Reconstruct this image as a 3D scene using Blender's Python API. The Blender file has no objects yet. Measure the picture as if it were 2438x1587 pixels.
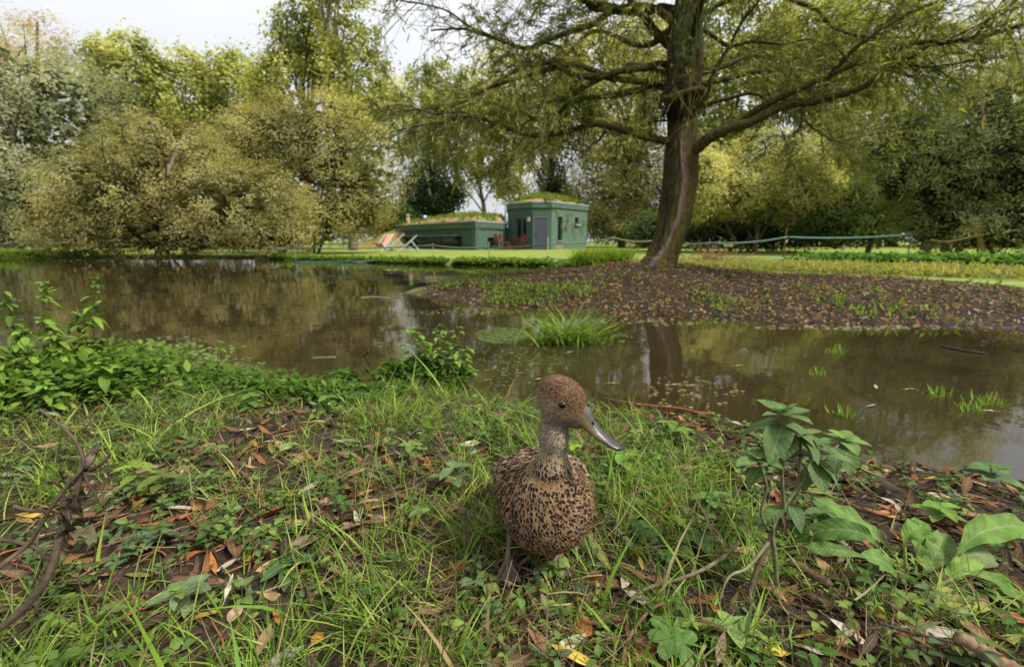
import bpy, math, random
import numpy as np
from mathutils import Vector
rng = np.random.default_rng(7); random.seed(7)
scene = bpy.context.scene

# ------------------------------------------------------------------ camera, sky, sun, exposure
F = 1083.0; PX, PY = 1219.0, 793.5; CZ = 0.56
PIT = math.atan((793.5-574)/F); cp, sp = math.cos(PIT), math.sin(PIT)
cam = bpy.data.cameras.new('camera'); camo = bpy.data.objects.new('camera', cam)
scene.collection.objects.link(camo); scene.camera = camo
camo.location = (0, 0, CZ); camo.rotation_euler = (math.pi/2-PIT, 0, 0)
cam.sensor_width = 36; cam.lens = 36*F/2438; cam.clip_start = .02; cam.clip_end = 2000
cam.dof.use_dof = True; cam.dof.focus_distance = .60; cam.dof.aperture_fstop = 6.3
scene.render.engine = 'CYCLES'
scene.cycles.use_denoising = True
scene.cycles.max_bounces = 8; scene.cycles.diffuse_bounces = 4; scene.cycles.glossy_bounces = 3
scene.cycles.transmission_bounces = 4; scene.cycles.transparent_max_bounces = 8
scene.cycles.caustics_reflective = False; scene.cycles.caustics_refractive = False
vs = scene.view_settings; vs.view_transform = 'Standard'; vs.look = 'None'; vs.gamma = 1; vs.use_curve_mapping = False
vs.exposure = 0.62
SUN_EL, SUN_AZ = math.radians(50), math.radians(118)     # azimuth measured clockwise from +Y
def make_world():
    w = bpy.data.worlds.new('World'); scene.world = w; w.use_nodes = True
    nt = w.node_tree; n = nt.nodes; n.clear(); L = nt.links
    out = n.new('ShaderNodeOutputWorld')
    sky = n.new('ShaderNodeTexSky'); sky.sky_type = 'NISHITA'; sky.sun_disc = False
    sky.sun_elevation = SUN_EL; sky.sun_rotation = SUN_AZ
    b1 = n.new('ShaderNodeBackground'); b1.inputs[1].default_value = .10; L.new(sky.outputs[0], b1.inputs[0])
    tc = n.new('ShaderNodeTexCoord'); sep = n.new('ShaderNodeSeparateXYZ'); L.new(tc.outputs['Generated'], sep.inputs[0])
    mp = n.new('ShaderNodeMapping'); mp.inputs['Scale'].default_value = (1, 1, 2.6); L.new(tc.outputs['Generated'], mp.inputs[0])
    no = n.new('ShaderNodeTexNoise'); no.inputs['Scale'].default_value = 2.3; no.inputs['Detail'].default_value = 6; L.new(mp.outputs[0], no.inputs[0])
    cr = n.new('ShaderNodeValToRGB'); cr.color_ramp.elements[0].position = .3; cr.color_ramp.elements[1].position = .72
    cr.color_ramp.elements[0].color = (.80, .83, .88, 1); cr.color_ramp.elements[1].color = (.97, .975, .985, 1)
    L.new(no.outputs[0], cr.inputs[0])
    # an overcast sky grows brighter towards the zenith
    mr = n.new('ShaderNodeMapRange'); mr.inputs[1].default_value = 0; mr.inputs[2].default_value = 1
    mr.inputs[3].default_value = .52; mr.inputs[4].default_value = 1.15; L.new(sep.outputs[2], mr.inputs[0])
    b2 = n.new('ShaderNodeBackground'); L.new(cr.outputs[0], b2.inputs[0]); L.new(mr.outputs[0], b2.inputs[1])
    mx = n.new('ShaderNodeMixShader'); mx.inputs[0].default_value = .93
    L.new(b1.outputs[0], mx.inputs[1]); L.new(b2.outputs[0], mx.inputs[2]); L.new(mx.outputs[0], out.inputs[0])
make_world()
sl = bpy.data.lights.new('sun', 'SUN'); sl.energy = 4.4; sl.angle = math.radians(11); sl.color = (1, .95, .86)
so = bpy.data.objects.new('sun', sl); scene.collection.objects.link(so)
sdir = Vector((math.sin(SUN_AZ)*math.cos(SUN_EL), math.cos(SUN_AZ)*math.cos(SUN_EL), math.sin(SUN_EL)))
so.rotation_euler = sdir.to_track_quat('Z', 'Y').to_euler()

# ------------------------------------------------------------------ helpers
def ray(px, py):
    a = (px-PX)/F; b = -(py-PY)/F
    return np.array([a, cp+b*sp, -sp+b*cp])
def P(px, py, Y):
    r = ray(px, py); return np.array([0, 0, CZ])+r*(Y/r[1])
def G(px, py, z=0.0):
    r = ray(px, py); return np.array([0, 0, CZ])+r*((z-CZ)/r[2])
def nrm(a):
    a = np.asarray(a, float); return a/np.maximum(np.linalg.norm(a, axis=-1, keepdims=True), 1e-9)
def hsh(i, j, k, s):
    h = (i*374761393+j*668265263+k*2147483647+s*974634777) & 0xffffffff
    h = ((h ^ (h >> 13))*1274126177) & 0xffffffff
    return ((h ^ (h >> 16)) & 0xffff)/65535.0
def vn(x, y, z=None, s=0):
    x = np.asarray(x, float); y = np.asarray(y, float); z = np.zeros_like(x) if z is None else np.asarray(z, float)
    xi, yi, zi = np.floor(x).astype(np.int64), np.floor(y).astype(np.int64), np.floor(z).astype(np.int64)
    fx, fy, fz = x-xi, y-yi, z-zi
    fx, fy, fz = [f*f*(3-2*f) for f in (fx, fy, fz)]
    r = 0
    for a in (0, 1):
        for b in (0, 1):
            for c in (0, 1):
                r = r+hsh(xi+a, yi+b, zi+c, s)*(fx if a else 1-fx)*(fy if b else 1-fy)*(fz if c else 1-fz)
    return r
def fbm(x, y, z=None, s=0, o=4):
    r = 0; a = .5; t = 0; f = 1
    for i in range(o):
        r = r+a*vn(x*f, y*f, None if z is None else z*f, s+i); t += a; a *= .5; f *= 2.03
    return r/t
def sstep(a, b, x):
    t = np.clip((x-a)/(b-a), 0, 1); return t*t*(3-2*t)

def mesh_np(name, v, faces, col=None, uv=None, smooth=True, uvname='fuv', extra=None):
    """faces: list of int arrays (n,k)"""
    me = bpy.data.meshes.new(name)
    v = np.ascontiguousarray(v, dtype=np.float32)
    me.vertices.add(len(v)); me.vertices.foreach_set('co', v.ravel())
    if not isinstance(faces, list): faces = [faces]
    faces = [np.asarray(f, np.int32) for f in faces if len(f)]
    idx = np.concatenate([f.ravel() for f in faces]); tot = np.concatenate([np.full(len(f), f.shape[1], np.int32) for f in faces])
    st = np.concatenate([[0], np.cumsum(tot)[:-1]]).astype(np.int32)
    me.loops.add(len(idx)); me.loops.foreach_set('vertex_index', idx)
    me.polygons.add(len(tot)); me.polygons.foreach_set('loop_start', st)
    me.polygons.foreach_set('use_smooth', np.full(len(tot), bool(smooth)))
    if col is not None:
        c = np.ones((len(v), 4), np.float32); c[:, :col.shape[1]] = col
        a = me.attributes.new('Col', 'FLOAT_COLOR', 'POINT'); a.data.foreach_set('color', c.ravel())
    if uv is not None:
        u = np.zeros((len(v), 3), np.float32); u[:, :uv.shape[1]] = uv
        a = me.attributes.new(uvname, 'FLOAT_VECTOR', 'POINT'); a.data.foreach_set('vector', u.ravel())
    if extra is not None:
        for k, d in extra.items():
            a = me.attributes.new(k, 'FLOAT_VECTOR', 'POINT'); a.data.foreach_set('vector', np.ascontiguousarray(d, np.float32).ravel())
    me.update(calc_edges=True); me.validate()
    return me
class MB:
    """collects geometry that becomes one mesh object"""
    def __init__(s): s.v = []; s.q = []; s.t = []; s.c = []; s.u = []; s.n = 0
    def add(s, v, q=None, t=None, col=(.5, .5, .5), uv=None):
        v = np.asarray(v, float).reshape(-1, 3); m = len(v)
        s.v.append(v)
        if q is not None and len(q): s.q.append(np.asarray(q)+s.n)
        if t is not None and len(t): s.t.append(np.asarray(t)+s.n)
        col = np.asarray(col, float)
        s.c.append(np.broadcast_to(col, (m, 3)) if col.ndim == 1 else col)
        s.u.append(np.zeros((m, 2)) if uv is None else uv)
        s.n += m; return s
    def box(s, c, d, rz=0, col=(.5, .5, .5), rx=0):
        sx, sy, sz = [a/2 for a in d]
        v = np.array([(x, y, z) for x in (-sx, sx) for y in (-sy, sy) for z in (-sz, sz)])
        if rx: v = v@np.array([[1, 0, 0], [0, math.cos(rx), math.sin(rx)], [0, -math.sin(rx), math.cos(rx)]])
        if rz: v = v@np.array([[math.cos(rz), math.sin(rz), 0], [-math.sin(rz), math.cos(rz), 0], [0, 0, 1]])
        q = [(0, 1, 3, 2), (4, 6, 7, 5), (0, 4, 5, 1), (2, 3, 7, 6), (0, 2, 6, 4), (1, 5, 7, 3)]
        return s.add(v+np.array(c), q, col=col)
    def beam(s, a, b, w, h, col=(.5, .5, .5)):
        a = np.array(a, float); b = np.array(b, float); d = nrm(b-a)
        up = np.array([0, 0, 1.]) if abs(d[2]) < .95 else np.array([0, 1., 0])
        sd = nrm(np.cross(d, up)); up = np.cross(sd, d)
        v = [p+sd*i*w/2+up*j*h/2 for p in (a, b) for i, j in ((-1, -1), (1, -1), (1, 1), (-1, 1))]
        return s.add(v, [(0, 1, 2, 3), (7, 6, 5, 4), (0, 4, 5, 1), (1, 5, 6, 2), (2, 6, 7, 3), (3, 7, 4, 0)], col=col)
    def obj(s, name, mat, parent=None, smooth=True):
        v = np.concatenate(s.v); f = []
        if s.q: f.append(np.concatenate(s.q))
        if s.t: f.append(np.concatenate(s.t))
        me = mesh_np(name, v, f, np.concatenate(s.c), np.concatenate(s.u), smooth)
        return link(name, me, mat, parent)
def link(name, me, mat=None, parent=None):
    o = bpy.data.objects.new(name, me); scene.collection.objects.link(o)
    if mat is not None and not me.materials: me.materials.append(mat)
    if parent is not None: o.parent = parent
    return o
def tag(o, label=None, cat=None, group=None, kind=None):
    if label: o['label'] = label
    if cat: o['category'] = cat
    if group: o['group'] = group
    if kind: o['kind'] = kind
    return o
def empty(name, loc, label, cat, group=None, rz=0):
    o = bpy.data.objects.new(name, None); scene.collection.objects.link(o)
    o.location = tuple(float(a) for a in loc); o.rotation_euler.z = rz; o.empty_display_size = .05
    return tag(o, label, cat, group)

def strips(p, d, sd, up, L, W, prof, bend=0., cols=2, fold=0., twist=0., wav=0.):
    """n curved ribbons (blades, leaves). p,d,sd,up (n,3); L,W,bend (n,)"""
    p = np.atleast_2d(p); n = len(p); prof = np.asarray(prof, float); k = len(prof)
    d, sd, up = [np.broadcast_to(a, (n, 3)) for a in (d, sd, up)]
    L, W, bend, fold, twist = [np.broadcast_to(np.asarray(a, float), (n,)) for a in (L, W, bend, fold, twist)]
    t = np.linspace(0, 1, k)
    ctr = p[:, None]+d[:, None]*(L[:, None]*t)[..., None]+up[:, None]*((L*bend)[:, None]*t**2)[..., None]
    us = np.array([-1, 1.]) if cols == 2 else np.linspace(-1, 1, cols)
    tw = twist[:, None]*t
    s2 = sd[:, None]*np.cos(tw)[..., None]+up[:, None]*np.sin(tw)[..., None]
    u2 = -sd[:, None]*np.sin(tw)[..., None]+up[:, None]*np.cos(tw)[..., None]
    w = W[:, None]*prof
    v = ctr[:, :, None]+s2[:, :, None]*(w[..., None]*us)[..., None]+u2[:, :, None]*((w*fold[:, None])[..., None]*np.abs(us))[..., None]
    if wav:
        ph = rng.uniform(0, 6, (n, 1, 1))
        v = v+u2[:, :, None]*(wav*w[..., None]*np.abs(us)*np.sin(t[None, :, None]*14+ph+us*1.5))[..., None]
    c = len(us)
    uv = np.stack(np.broadcast_arrays(us[None, None, :], t[None, :, None]*np.ones((n, 1, 1))), -1).reshape(-1, 2)
    i = np.arange(k-1)[:, None]*c+np.arange(c-1)[None]
    q = np.stack([i, i+1, i+c+1, i+c], -1).reshape(-1, 4)
    q = (q[None]+(np.arange(n)*k*c)[:, None, None]).reshape(-1, 4)
    return v.reshape(-1, 3), q, uv, k*c
def frames(d):
    d = nrm(d); a = np.where(np.abs(d[..., 2:3]) > .95, np.array([1., 0, 0]), np.array([0, 0, 1.]))
    s = nrm(np.cross(d, a)); return s, np.cross(s, d)
def tubes(path, rad, sides=6, caps=False):
    """path (n,k,3), rad (n,k)"""
    path = np.asarray(path, float)
    if path.ndim == 2: path = path[None]; rad = np.asarray(rad)[None]
    n, k, _ = path.shape
    d = np.gradient(path, axis=1); s, u = frames(d)
    a = np.arange(sides)*2*math.pi/sides
    v = path[:, :, None]+(s[:, :, None]*np.cos(a)[:, None]+u[:, :, None]*np.sin(a)[:, None])*np.asarray(rad)[:, :, None, None]
    i = np.arange(k-1)[:, None]*sides; j = np.arange(sides)[None]; j2 = (j+1) % sides
    q = np.stack([i+j, i+j2, i+sides+j2, i+sides+j], -1).reshape(-1, 4)
    q = (q[None]+(np.arange(n)*k*sides)[:, None, None]).reshape(-1, 4)
    return v.reshape(-1, 3), q
def smooth_path(pts, k):
    """Catmull-Rom through pts -> k samples"""
    pts = np.asarray(pts, float); n = len(pts)
    e = np.vstack([2*pts[0]-pts[1], pts, 2*pts[-1]-pts[-2]])
    t = np.linspace(0, n-1-1e-6, k); i = t.astype(int); f = (t-i)[:, None]
    a, b, c, d = e[i], e[i+1], e[i+2], e[i+3]
    return .5*((2*b)+(-a+c)*f+(2*a-5*b+4*c-d)*f**2+(-a+3*b-3*c+d)*f**3)

# ------------------------------------------------------------------ materials
def newmat(name):
    m = bpy.data.materials.new(name); m.use_nodes = True
    nt = m.node_tree; nt.nodes.clear(); return m, nt.nodes, nt.links
def nd(n, t, **kw):
    x = n.new('ShaderNode'+t)
    for k, v in kw.items():
        if k.startswith('i_'):
            key = k[2:]; key = int(key) if key.isdigit() else key.replace('_', ' ')
            x.inputs[key].default_value = v
        else: setattr(x, k, v)
    return x
def ramp(n, stops):
    r = n.new('ShaderNodeValToRGB'); e = r.color_ramp.elements
    while len(e) < len(stops): e.new(.5)
    for x, (p, c) in zip(e, stops):
        x.position = p; x.color = (*c, 1) if len(c) == 3 else c
    return r
def mixc(n, L, fac, a, b, mode='MIX'):
    m = n.new('ShaderNodeMix'); m.data_type = 'RGBA'; m.blend_type = mode
    for s, x in ((0, fac), (6, a), (7, b)):
        if isinstance(x, (int, float)): m.inputs[s].default_value = x
        elif isinstance(x, tuple): m.inputs[s].default_value = (*x, 1)
        else: L.new(x, m.inputs[s])
    return m.outputs[2]
def mth(n, L, op, a, b=None, c=None, clamp=False):
    m = n.new('ShaderNodeMath'); m.operation = op; m.use_clamp = clamp
    for s, x in enumerate((a, b, c)):
        if x is None: continue
        if isinstance(x, (int, float)): m.inputs[s].default_value = x
        else: L.new(x, m.inputs[s])
    return m.outputs[0]
def leafmat(name, trans=.35, rough=.5, spec=.35, veins=False, blotch=0.):
    m, n, L = newmat(name); out = nd(n, 'OutputMaterial')
    at = nd(n, 'Attribute', attribute_name='Col'); col = at.outputs['Color']
    if veins or blotch:
        geo = nd(n, 'TexCoord')
        no = nd(n, 'TexNoise', i_Scale=60., i_Detail=4.); L.new(geo.outputs['Object'], no.inputs['Vector'])
        rp = ramp(n, [(.35, (.72, .72, .66)), (.65, (1.15, 1.12, 1.0))]); L.new(no.outputs[0], rp.inputs[0])
        col = mixc(n, L, 1., col, rp.outputs[0], 'MULTIPLY')
        if blotch:
            n2 = nd(n, 'TexNoise', i_Scale=190., i_Detail=3.); L.new(geo.outputs['Object'], n2.inputs['Vector'])
            r2 = ramp(n, [(.60, (0, 0, 0)), (.68, (1, 1, 1))]); L.new(n2.outputs[0], r2.inputs[0])
            col = mixc(n, L, mth(n, L, 'MULTIPLY', r2.outputs[0], blotch), col, (.09, .06, .03))
    bs = nd(n, 'BsdfPrincipled', i_Roughness=rough); bs.inputs['Specular IOR Level'].default_value = spec
    if veins:
        uv = nd(n, 'Attribute', attribute_name='fuv'); sx = nd(n, 'SeparateXYZ'); L.new(uv.outputs['Vector'], sx.inputs[0])
        au = mth(n, L, 'ABSOLUTE', sx.outputs[0])
        mid = mth(n, L, 'LESS_THAN', au, .07)
        w = mth(n, L, 'SUBTRACT', mth(n, L, 'MULTIPLY', sx.outputs[1], 7.5), mth(n, L, 'MULTIPLY', au, 1.6))
        fr = mth(n, L, 'PINGPONG', w, .5)
        side = mth(n, L, 'LESS_THAN', fr, .05)
        vmask = mth(n, L, 'MAXIMUM', mid, mth(n, L, 'MULTIPLY', side, .55))
        col = mixc(n, L, mth(n, L, 'MULTIPLY', vmask, .5), col, mixc(n, L, .5, col, (.30, .36, .16)))
        bp = nd(n, 'Bump', i_Strength=.5, i_Distance=.0015); L.new(fr, bp.inputs['Height'])
        L.new(bp.outputs[0], bs.inputs['Normal'])
    L.new(col, bs.inputs['Base Color'])
    tr = nd(n, 'BsdfTranslucent'); L.new(mixc(n, L, 1., col, (1.25, 1.2, .6), 'MULTIPLY'), tr.inputs[0])
    mx = nd(n, 'MixShader'); mx.inputs[0].default_value = trans
    L.new(bs.outputs[0], mx.inputs[1]); L.new(tr.outputs[0], mx.inputs[2]); L.new(mx.outputs[0], out.inputs[0])
    return m
M = {}
M['leaf_far'] = leafmat('far_foliage', .50, .8, .05)
M['leaf_willow'] = leafmat('willow_foliage', .42, .6, .12)
M['grass'] = leafmat('grass_blades', .35, .55, .15)
M['leaf_vein'] = leafmat('veined_leaf', .30, .55, .14, veins=True, blotch=.35)
M['litter'] = leafmat('dead_leaf', .12, .6, .15, veins=True, blotch=.5)
M['litter_far'] = leafmat('dead_leaf_far', .08, .6, .12)
def colmat(name, rough=.7, spec=.3, bump=0., bscale=80., var=.25, metal=0., stretch=(1, 1, 1)):
    m, n, L = newmat(name); out = nd(n, 'OutputMaterial'); bs = nd(n, 'BsdfPrincipled', i_Roughness=rough, i_Metallic=metal)
    bs.inputs['Specular IOR Level'].default_value = spec
    at = nd(n, 'Attribute', attribute_name='Col'); tc = nd(n, 'TexCoord')
    mp = nd(n, 'Mapping'); mp.inputs['Scale'].default_value = stretch; L.new(tc.outputs['Object'], mp.inputs[0])
    no = nd(n, 'TexNoise', i_Scale=bscale, i_Detail=5.); L.new(mp.outputs[0], no.inputs['Vector'])
    a, b = 1-var, 1+var
    rp = ramp(n, [(.3, (a, a, a)), (.7, (b, b, b))]); L.new(no.outputs[0], rp.inputs[0])
    L.new(mixc(n, L, 1., at.outputs['Color'], rp.outputs[0], 'MULTIPLY'), bs.inputs['Base Color'])
    if bump:
        bp = nd(n, 'Bump', i_Strength=1., i_Distance=bump); L.new(no.outputs[0], bp.inputs['Height']); L.new(bp.outputs[0], bs.inputs['Normal'])
    L.new(bs.outputs[0], out.inputs[0]); return m
M['stem'] = colmat('plant_stem', .6, .3, .001, 120)
M['twig'] = colmat('dead_twig', .9, .05, .002, 90, .4)
M['bark_far'] = colmat('far_bark', .9, .1, .03, 5, .4, stretch=(1, 1, .3))
M['paint'] = colmat('painted_render', .75, .25, .004, 6, .12)
M['metal'] = colmat('painted_metal', .45, .4, 0, 20, .08)
M['canvas'] = colmat('canvas', .85, .15, .001, 30, .12)
M['tape'] = colmat('fence_tape', .7, .2, 0, 30, .15)

# ------------------------------------------------------------------ terrain and pond
def GP(l, z=0.): return [tuple(G(a, b, z)[:2]) for a, b in l]
pond = [(-30, 5), (-9, 3.4), (-4, 2.7)]+GP([(0, 800), (160, 845), (280, 872), (420, 888), (560, 893), (700, 900), (800, 925), (880, 945), (930, 915), (1010, 900), (1090, 915), (1130, 950), (1200, 968), (1300, 985), (1400, 975), (1500, 978), (1580, 992), (1700, 1012), (1830, 1050), (1950, 1082), (2100, 1112), (2250, 1125), (2438, 1160)])
pond += [(1.9, .62), (4, -.6), (12, -3), (30, -5), (30, 2), (9, 1.7), (5, 2.3)]
pond += GP([(2438, 785), (2200, 772), (1950, 768), (1700, 757), (1500, 746), (1300, 736), (1180, 727), (1080, 716), (1000, 706), (955, 697), (985, 686), (1050, 676), (1110, 664), (1180, 654), (1260, 646), (1330, 641), (1310, 635), (1200, 633), (1080, 631), (1000, 629), (850, 624), (700, 619), (600, 616), (400, 616.5), (200, 616.5), (0, 616)])+[(-30, 15)]
pond = np.array(pond)
litter_poly = np.array(GP([(930, 705), (1040, 665), (1200, 643), (1380, 622)], .1)+GP([(1460, 612), (1600, 622)], .2)+GP([(1720, 642), (1900, 655), (2150, 668), (2438, 690), (2800, 720)], .12)+[(8, 3.2), (8, 1.5), (5, 2.2)]+GP([(2438, 800), (1900, 775), (1500, 752), (1200, 735), (960, 705)], 0))
def psd(poly, x, y):
    """signed distance, negative inside"""
    x = np.asarray(x, float).ravel(); y = np.asarray(y, float).ravel()
    d = np.full(x.shape, 1e9); ins = np.zeros(x.shape, bool)
    a = poly; b = np.roll(poly, -1, 0)
    for (ax, ay), (bx, by) in zip(a, b):
        ex, ey = bx-ax, by-ay; wx, wy = x-ax, y-ay
        t = np.clip((wx*ex+wy*ey)/(ex*ex+ey*ey+1e-12), 0, 1)
        d = np.minimum(d, (wx-ex*t)**2+(wy-ey*t)**2)
        c = (ay > y) != (by > y)
        with np.errstate(divide='ignore', invalid='ignore'):
            ins ^= c & (x < (bx-ax)*(y-ay)/(by-ay+1e-30)+ax)
    return np.where(ins, -1, 1)*np.sqrt(d)
TREE = P(1585, 640, 5.5); TREE[2] = 0
def height(x, y):
    sh = np.shape(x); x = np.asarray(x, float).ravel(); y = np.asarray(y, float).ravel()
    r = np.hypot(x, y)
    wob = .05*(fbm(x*3, y*3, s=5)-.5)*np.clip(r/2, .4, 3)
    d = psd(pond, x, y)+wob
    near = sstep(2.6, 1.8, r)
    out = .085*(1-np.exp(-np.maximum(d, 0)/.30))+.02*(1-np.exp(-np.maximum(d, 0)/1.2))
    inn = -.16*(1-np.exp(np.minimum(d, 0)/.9))-.25*(1-np.exp(np.minimum(d+.6, 0)/2.))
    h = np.where(d > 0, out, inn)
    land = sstep(0, .8, d)
    # mound that carries the old willow, and the banked-up soil to its right
    h += land*.13*np.exp(-(((x-TREE[0]+.1)/1.5)**2+((y-TREE[1])/.9)**2))
    h += land*.05*np.exp(-(((x-TREE[0]-2.2)/1.8)**2+((y-TREE[1]+.8)/1.0)**2))
    h += land*.07*np.exp(-(((x-TREE[0]+.75)/.42)**2+((y-TREE[1]+.1)/.5)**2))+land*.06*np.exp(-(((x-TREE[0])/.45)**2+((y-TREE[1])/.4)**2))
    lawn = sstep(8, 12, y)*land
    h -= lawn*.045
    h += land*.10*sstep(9, 3, x)*sstep(5, 10, x)*0
    bumps = (fbm(x*9, y*9, s=1)-.5)*.030*near+(fbm(x*40, y*40, s=2, o=3)-.5)*.010*sstep(2.2, .8, r)
    lp = psd(litter_poly, x, y)
    bumps += (fbm(x*4, y*4, s=8, o=5)-.5)*.10*sstep(.1, -.2, lp)
    h += bumps*np.where(d > 0, 1, .3)*np.clip(.25+land, 0, 1)
    h += sstep(30, 60, r)*.6*vn(x*.05, y*.05, s=3)
    return h.reshape(sh) if sh else float(h[0])
def build_ground():
    # polar grid, fine close to the viewer and in front
    rr = np.concatenate([[.02], np.geomspace(.12, 3.2, 210), np.geomspace(3.3, 40, 150), np.geomspace(46, 900, 14)])
    aa = np.concatenate([np.linspace(-68, 68, 280), np.linspace(72, 288, 55)])  # degrees from +Y
    A, R = np.meshgrid(np.radians(aa), rr); x = (np.sin(A)*R).ravel(); y = (np.cos(A)*R).ravel()
    z = height(x, y)
    nr, na = len(rr), len(aa)
    i = np.arange(nr-1)[:, None]*na; j = np.arange(na)[None]; j2 = (j+1) % na
    q = np.stack([i+j, i+j2, i+na+j2, i+na+j], -1).reshape(-1, 4)[:, ::-1]
    d = psd(pond, x, y); lp = psd(litter_poly, x, y)
    soil = sstep(.25, -.15, lp+.35*(fbm(x*3, y*3, s=9)-.5))
    nearb = (y < 2.9) & (np.hypot(x, y) < 9)
    lawn = np.where(nearb, .0, 1.)*(1-soil)*sstep(-.02, .1, d)
    wet = sstep(.25, .0, d)
    v = np.column_stack([x, y, z])
    ext = np.column_stack([soil, lawn, wet])
    me = mesh_np('ground', v, q, extra={'zone': ext})
    m, n, L = newmat('ground_soil_and_turf'); out = nd(n, 'OutputMaterial'); bs = nd(n, 'BsdfPrincipled'); bs.inputs['Specular IOR Level'].default_value = .18
    z_ = nd(n, 'Attribute', attribute_name='zone'); sx = nd(n, 'SeparateXYZ'); L.new(z_.outputs['Vector'], sx.inputs[0])
    tc = nd(n, 'TexCoord')
    n1 = nd(n, 'TexNoise', i_Scale=14., i_Detail=8., i_Roughness=.7); L.new(tc.outputs['Object'], n1.inputs['Vector'])
    n2 = nd(n, 'TexNoise', i_Scale=130., i_Detail=6.); L.new(tc.outputs['Object'], n2.inputs['Vector'])
    n3 = nd(n, 'TexNoise', i_Scale=1.1, i_Detail=9., i_Roughness=.75); L.new(tc.outputs['Object'], n3.inputs['Vector'])
    mud = ramp(n, [(.3, (.010, .007, .005)), (.5, (.030, .020, .013)), (.72, (.062, .042, .027))]); L.new(n1.outputs[0], mud.inputs[0])
    mud2 = mixc(n, L, .5, mud.outputs[0], ramp(n, [(.35, (.02, .014, .010)), (.7, (.10, .072, .048))]).outputs[0])
    moss = ramp(n, [(.52, (0, 0, 0)), (.66, (1, 1, 1))]); L.new(n2.outputs[0], moss.inputs[0])
    base = mixc(n, L, mth(n, L, 'MULTIPLY', moss.outputs[0], .45), mud.outputs[0], (.05, .065, .012))
    dark = ramp(n, [(.3, (.010, .007, .004)), (.55, (.030, .021, .012)), (.75, (.066, .047, .028))]); L.new(n1.outputs[0], dark.inputs[0])
    base = mixc(n, L, sx.outputs[0], base, dark.outputs[0])
    turf = ramp(n, [(.25, (.10, .150, .022)), (.5, (.17, .215, .036)), (.75, (.27, .285, .075))]); L.new(n3.outputs[0], turf.inputs[0])
    base = mixc(n, L, sx.outputs[1], base, turf.outputs[0])
    base = mixc(n, L, mth(n, L, 'MULTIPLY', sx.outputs[2], .55), base, mixc(n, L, 1., base, (.55, .5, .45), 'MULTIPLY'))
    L.new(base, bs.inputs['Base Color'])
    rg = nd(n, 'MapRange'); L.new(sx.outputs[2], rg.inputs[0]); rg.inputs[3].default_value = .9; rg.inputs[4].default_value = .35; L.new(rg.outputs[0], bs.inputs['Roughness'])
    bp = nd(n, 'Bump', i_Strength=.8, i_Distance=.012); L.new(n2.outputs[0], bp.inputs['Height']); L.new(bp.outputs[0], bs.inputs['Normal'])
    L.new(bs.outputs[0], out.inputs[0])
    o = link('ground', me, m); tag(o, 'muddy pond bank and mown lawn around the pond', kind='structure')
    del o['label']
    return o
build_ground()

def build_water():
    x0, x1, y0, y1 = -45, 45, -8, 20
    me = bpy.data.meshes.new('pond_water')
    me.from_pydata([(x0, y0, 0), (x1, y0, 0), (x1, y1, 0), (x0, y1, 0)], [], [(0, 1, 2, 3)])
    m, n, L = newmat('murky_pond_water'); out = nd(n, 'OutputMaterial')
    tc = nd(n, 'TexCoord'); mp = nd(n, 'Mapping'); mp.inputs['Scale'].default_value = (1, 1.0, 1); L.new(tc.outputs['Object'], mp.inputs[0])
    w1 = nd(n, 'TexNoise', i_Scale=9., i_Detail=3., i_Distortion=.6); L.new(mp.outputs[0], w1.inputs['Vector'])
    w2 = nd(n, 'TexNoise', i_Scale=1.3, i_Detail=2.); L.new(mp.outputs[0], w2.inputs['Vector'])
    h = mth(n, L, 'ADD', mth(n, L, 'MULTIPLY', w1.outputs[0], .0012), mth(n, L, 'MULTIPLY', w2.outputs[0], .012))
    bp = nd(n, 'Bump', i_Strength=1., i_Distance=.35); L.new(h, bp.inputs['Height'])
    gl = nd(n, 'BsdfGlossy', i_Roughness=.03); gl.inputs['Color'].default_value = (1, 1, 1, 1); L.new(bp.outputs[0], gl.inputs['Normal'])
    fr = nd(n, 'Fresnel', i_IOR=1.5); L.new(bp.outputs[0], fr.inputs['Normal'])
    n3 = nd(n, 'TexNoise', i_Scale=2.4, i_Detail=5.); L.new(tc.outputs['Object'], n3.inputs['Vector'])
    cc = ramp(n, [(.3, (.030, .022, .010)), (.7, (.056, .042, .020))]); L.new(n3.outputs[0], cc.inputs[0])
    df = nd(n, 'BsdfDiffuse'); L.new(cc.outputs[0], df.inputs[0])
    tr = nd(n, 'BsdfTransparent'); tr.inputs[0].default_value = (.80, .68, .48, 1)
    body = nd(n, 'MixShader'); body.inputs[0].default_value = .50; L.new(tr.outputs[0], body.inputs[1]); L.new(df.outputs[0], body.inputs[2])
    mx = nd(n, 'MixShader'); L.new(fr.outputs[0], mx.inputs[0]); L.new(body.outputs[0], mx.inputs[1]); L.new(gl.outputs[0], mx.inputs[2])
    L.new(mx.outputs[0], out.inputs[0])
    o = link('pond_water', me, m); tag(o, kind='structure')
build_water()

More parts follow.
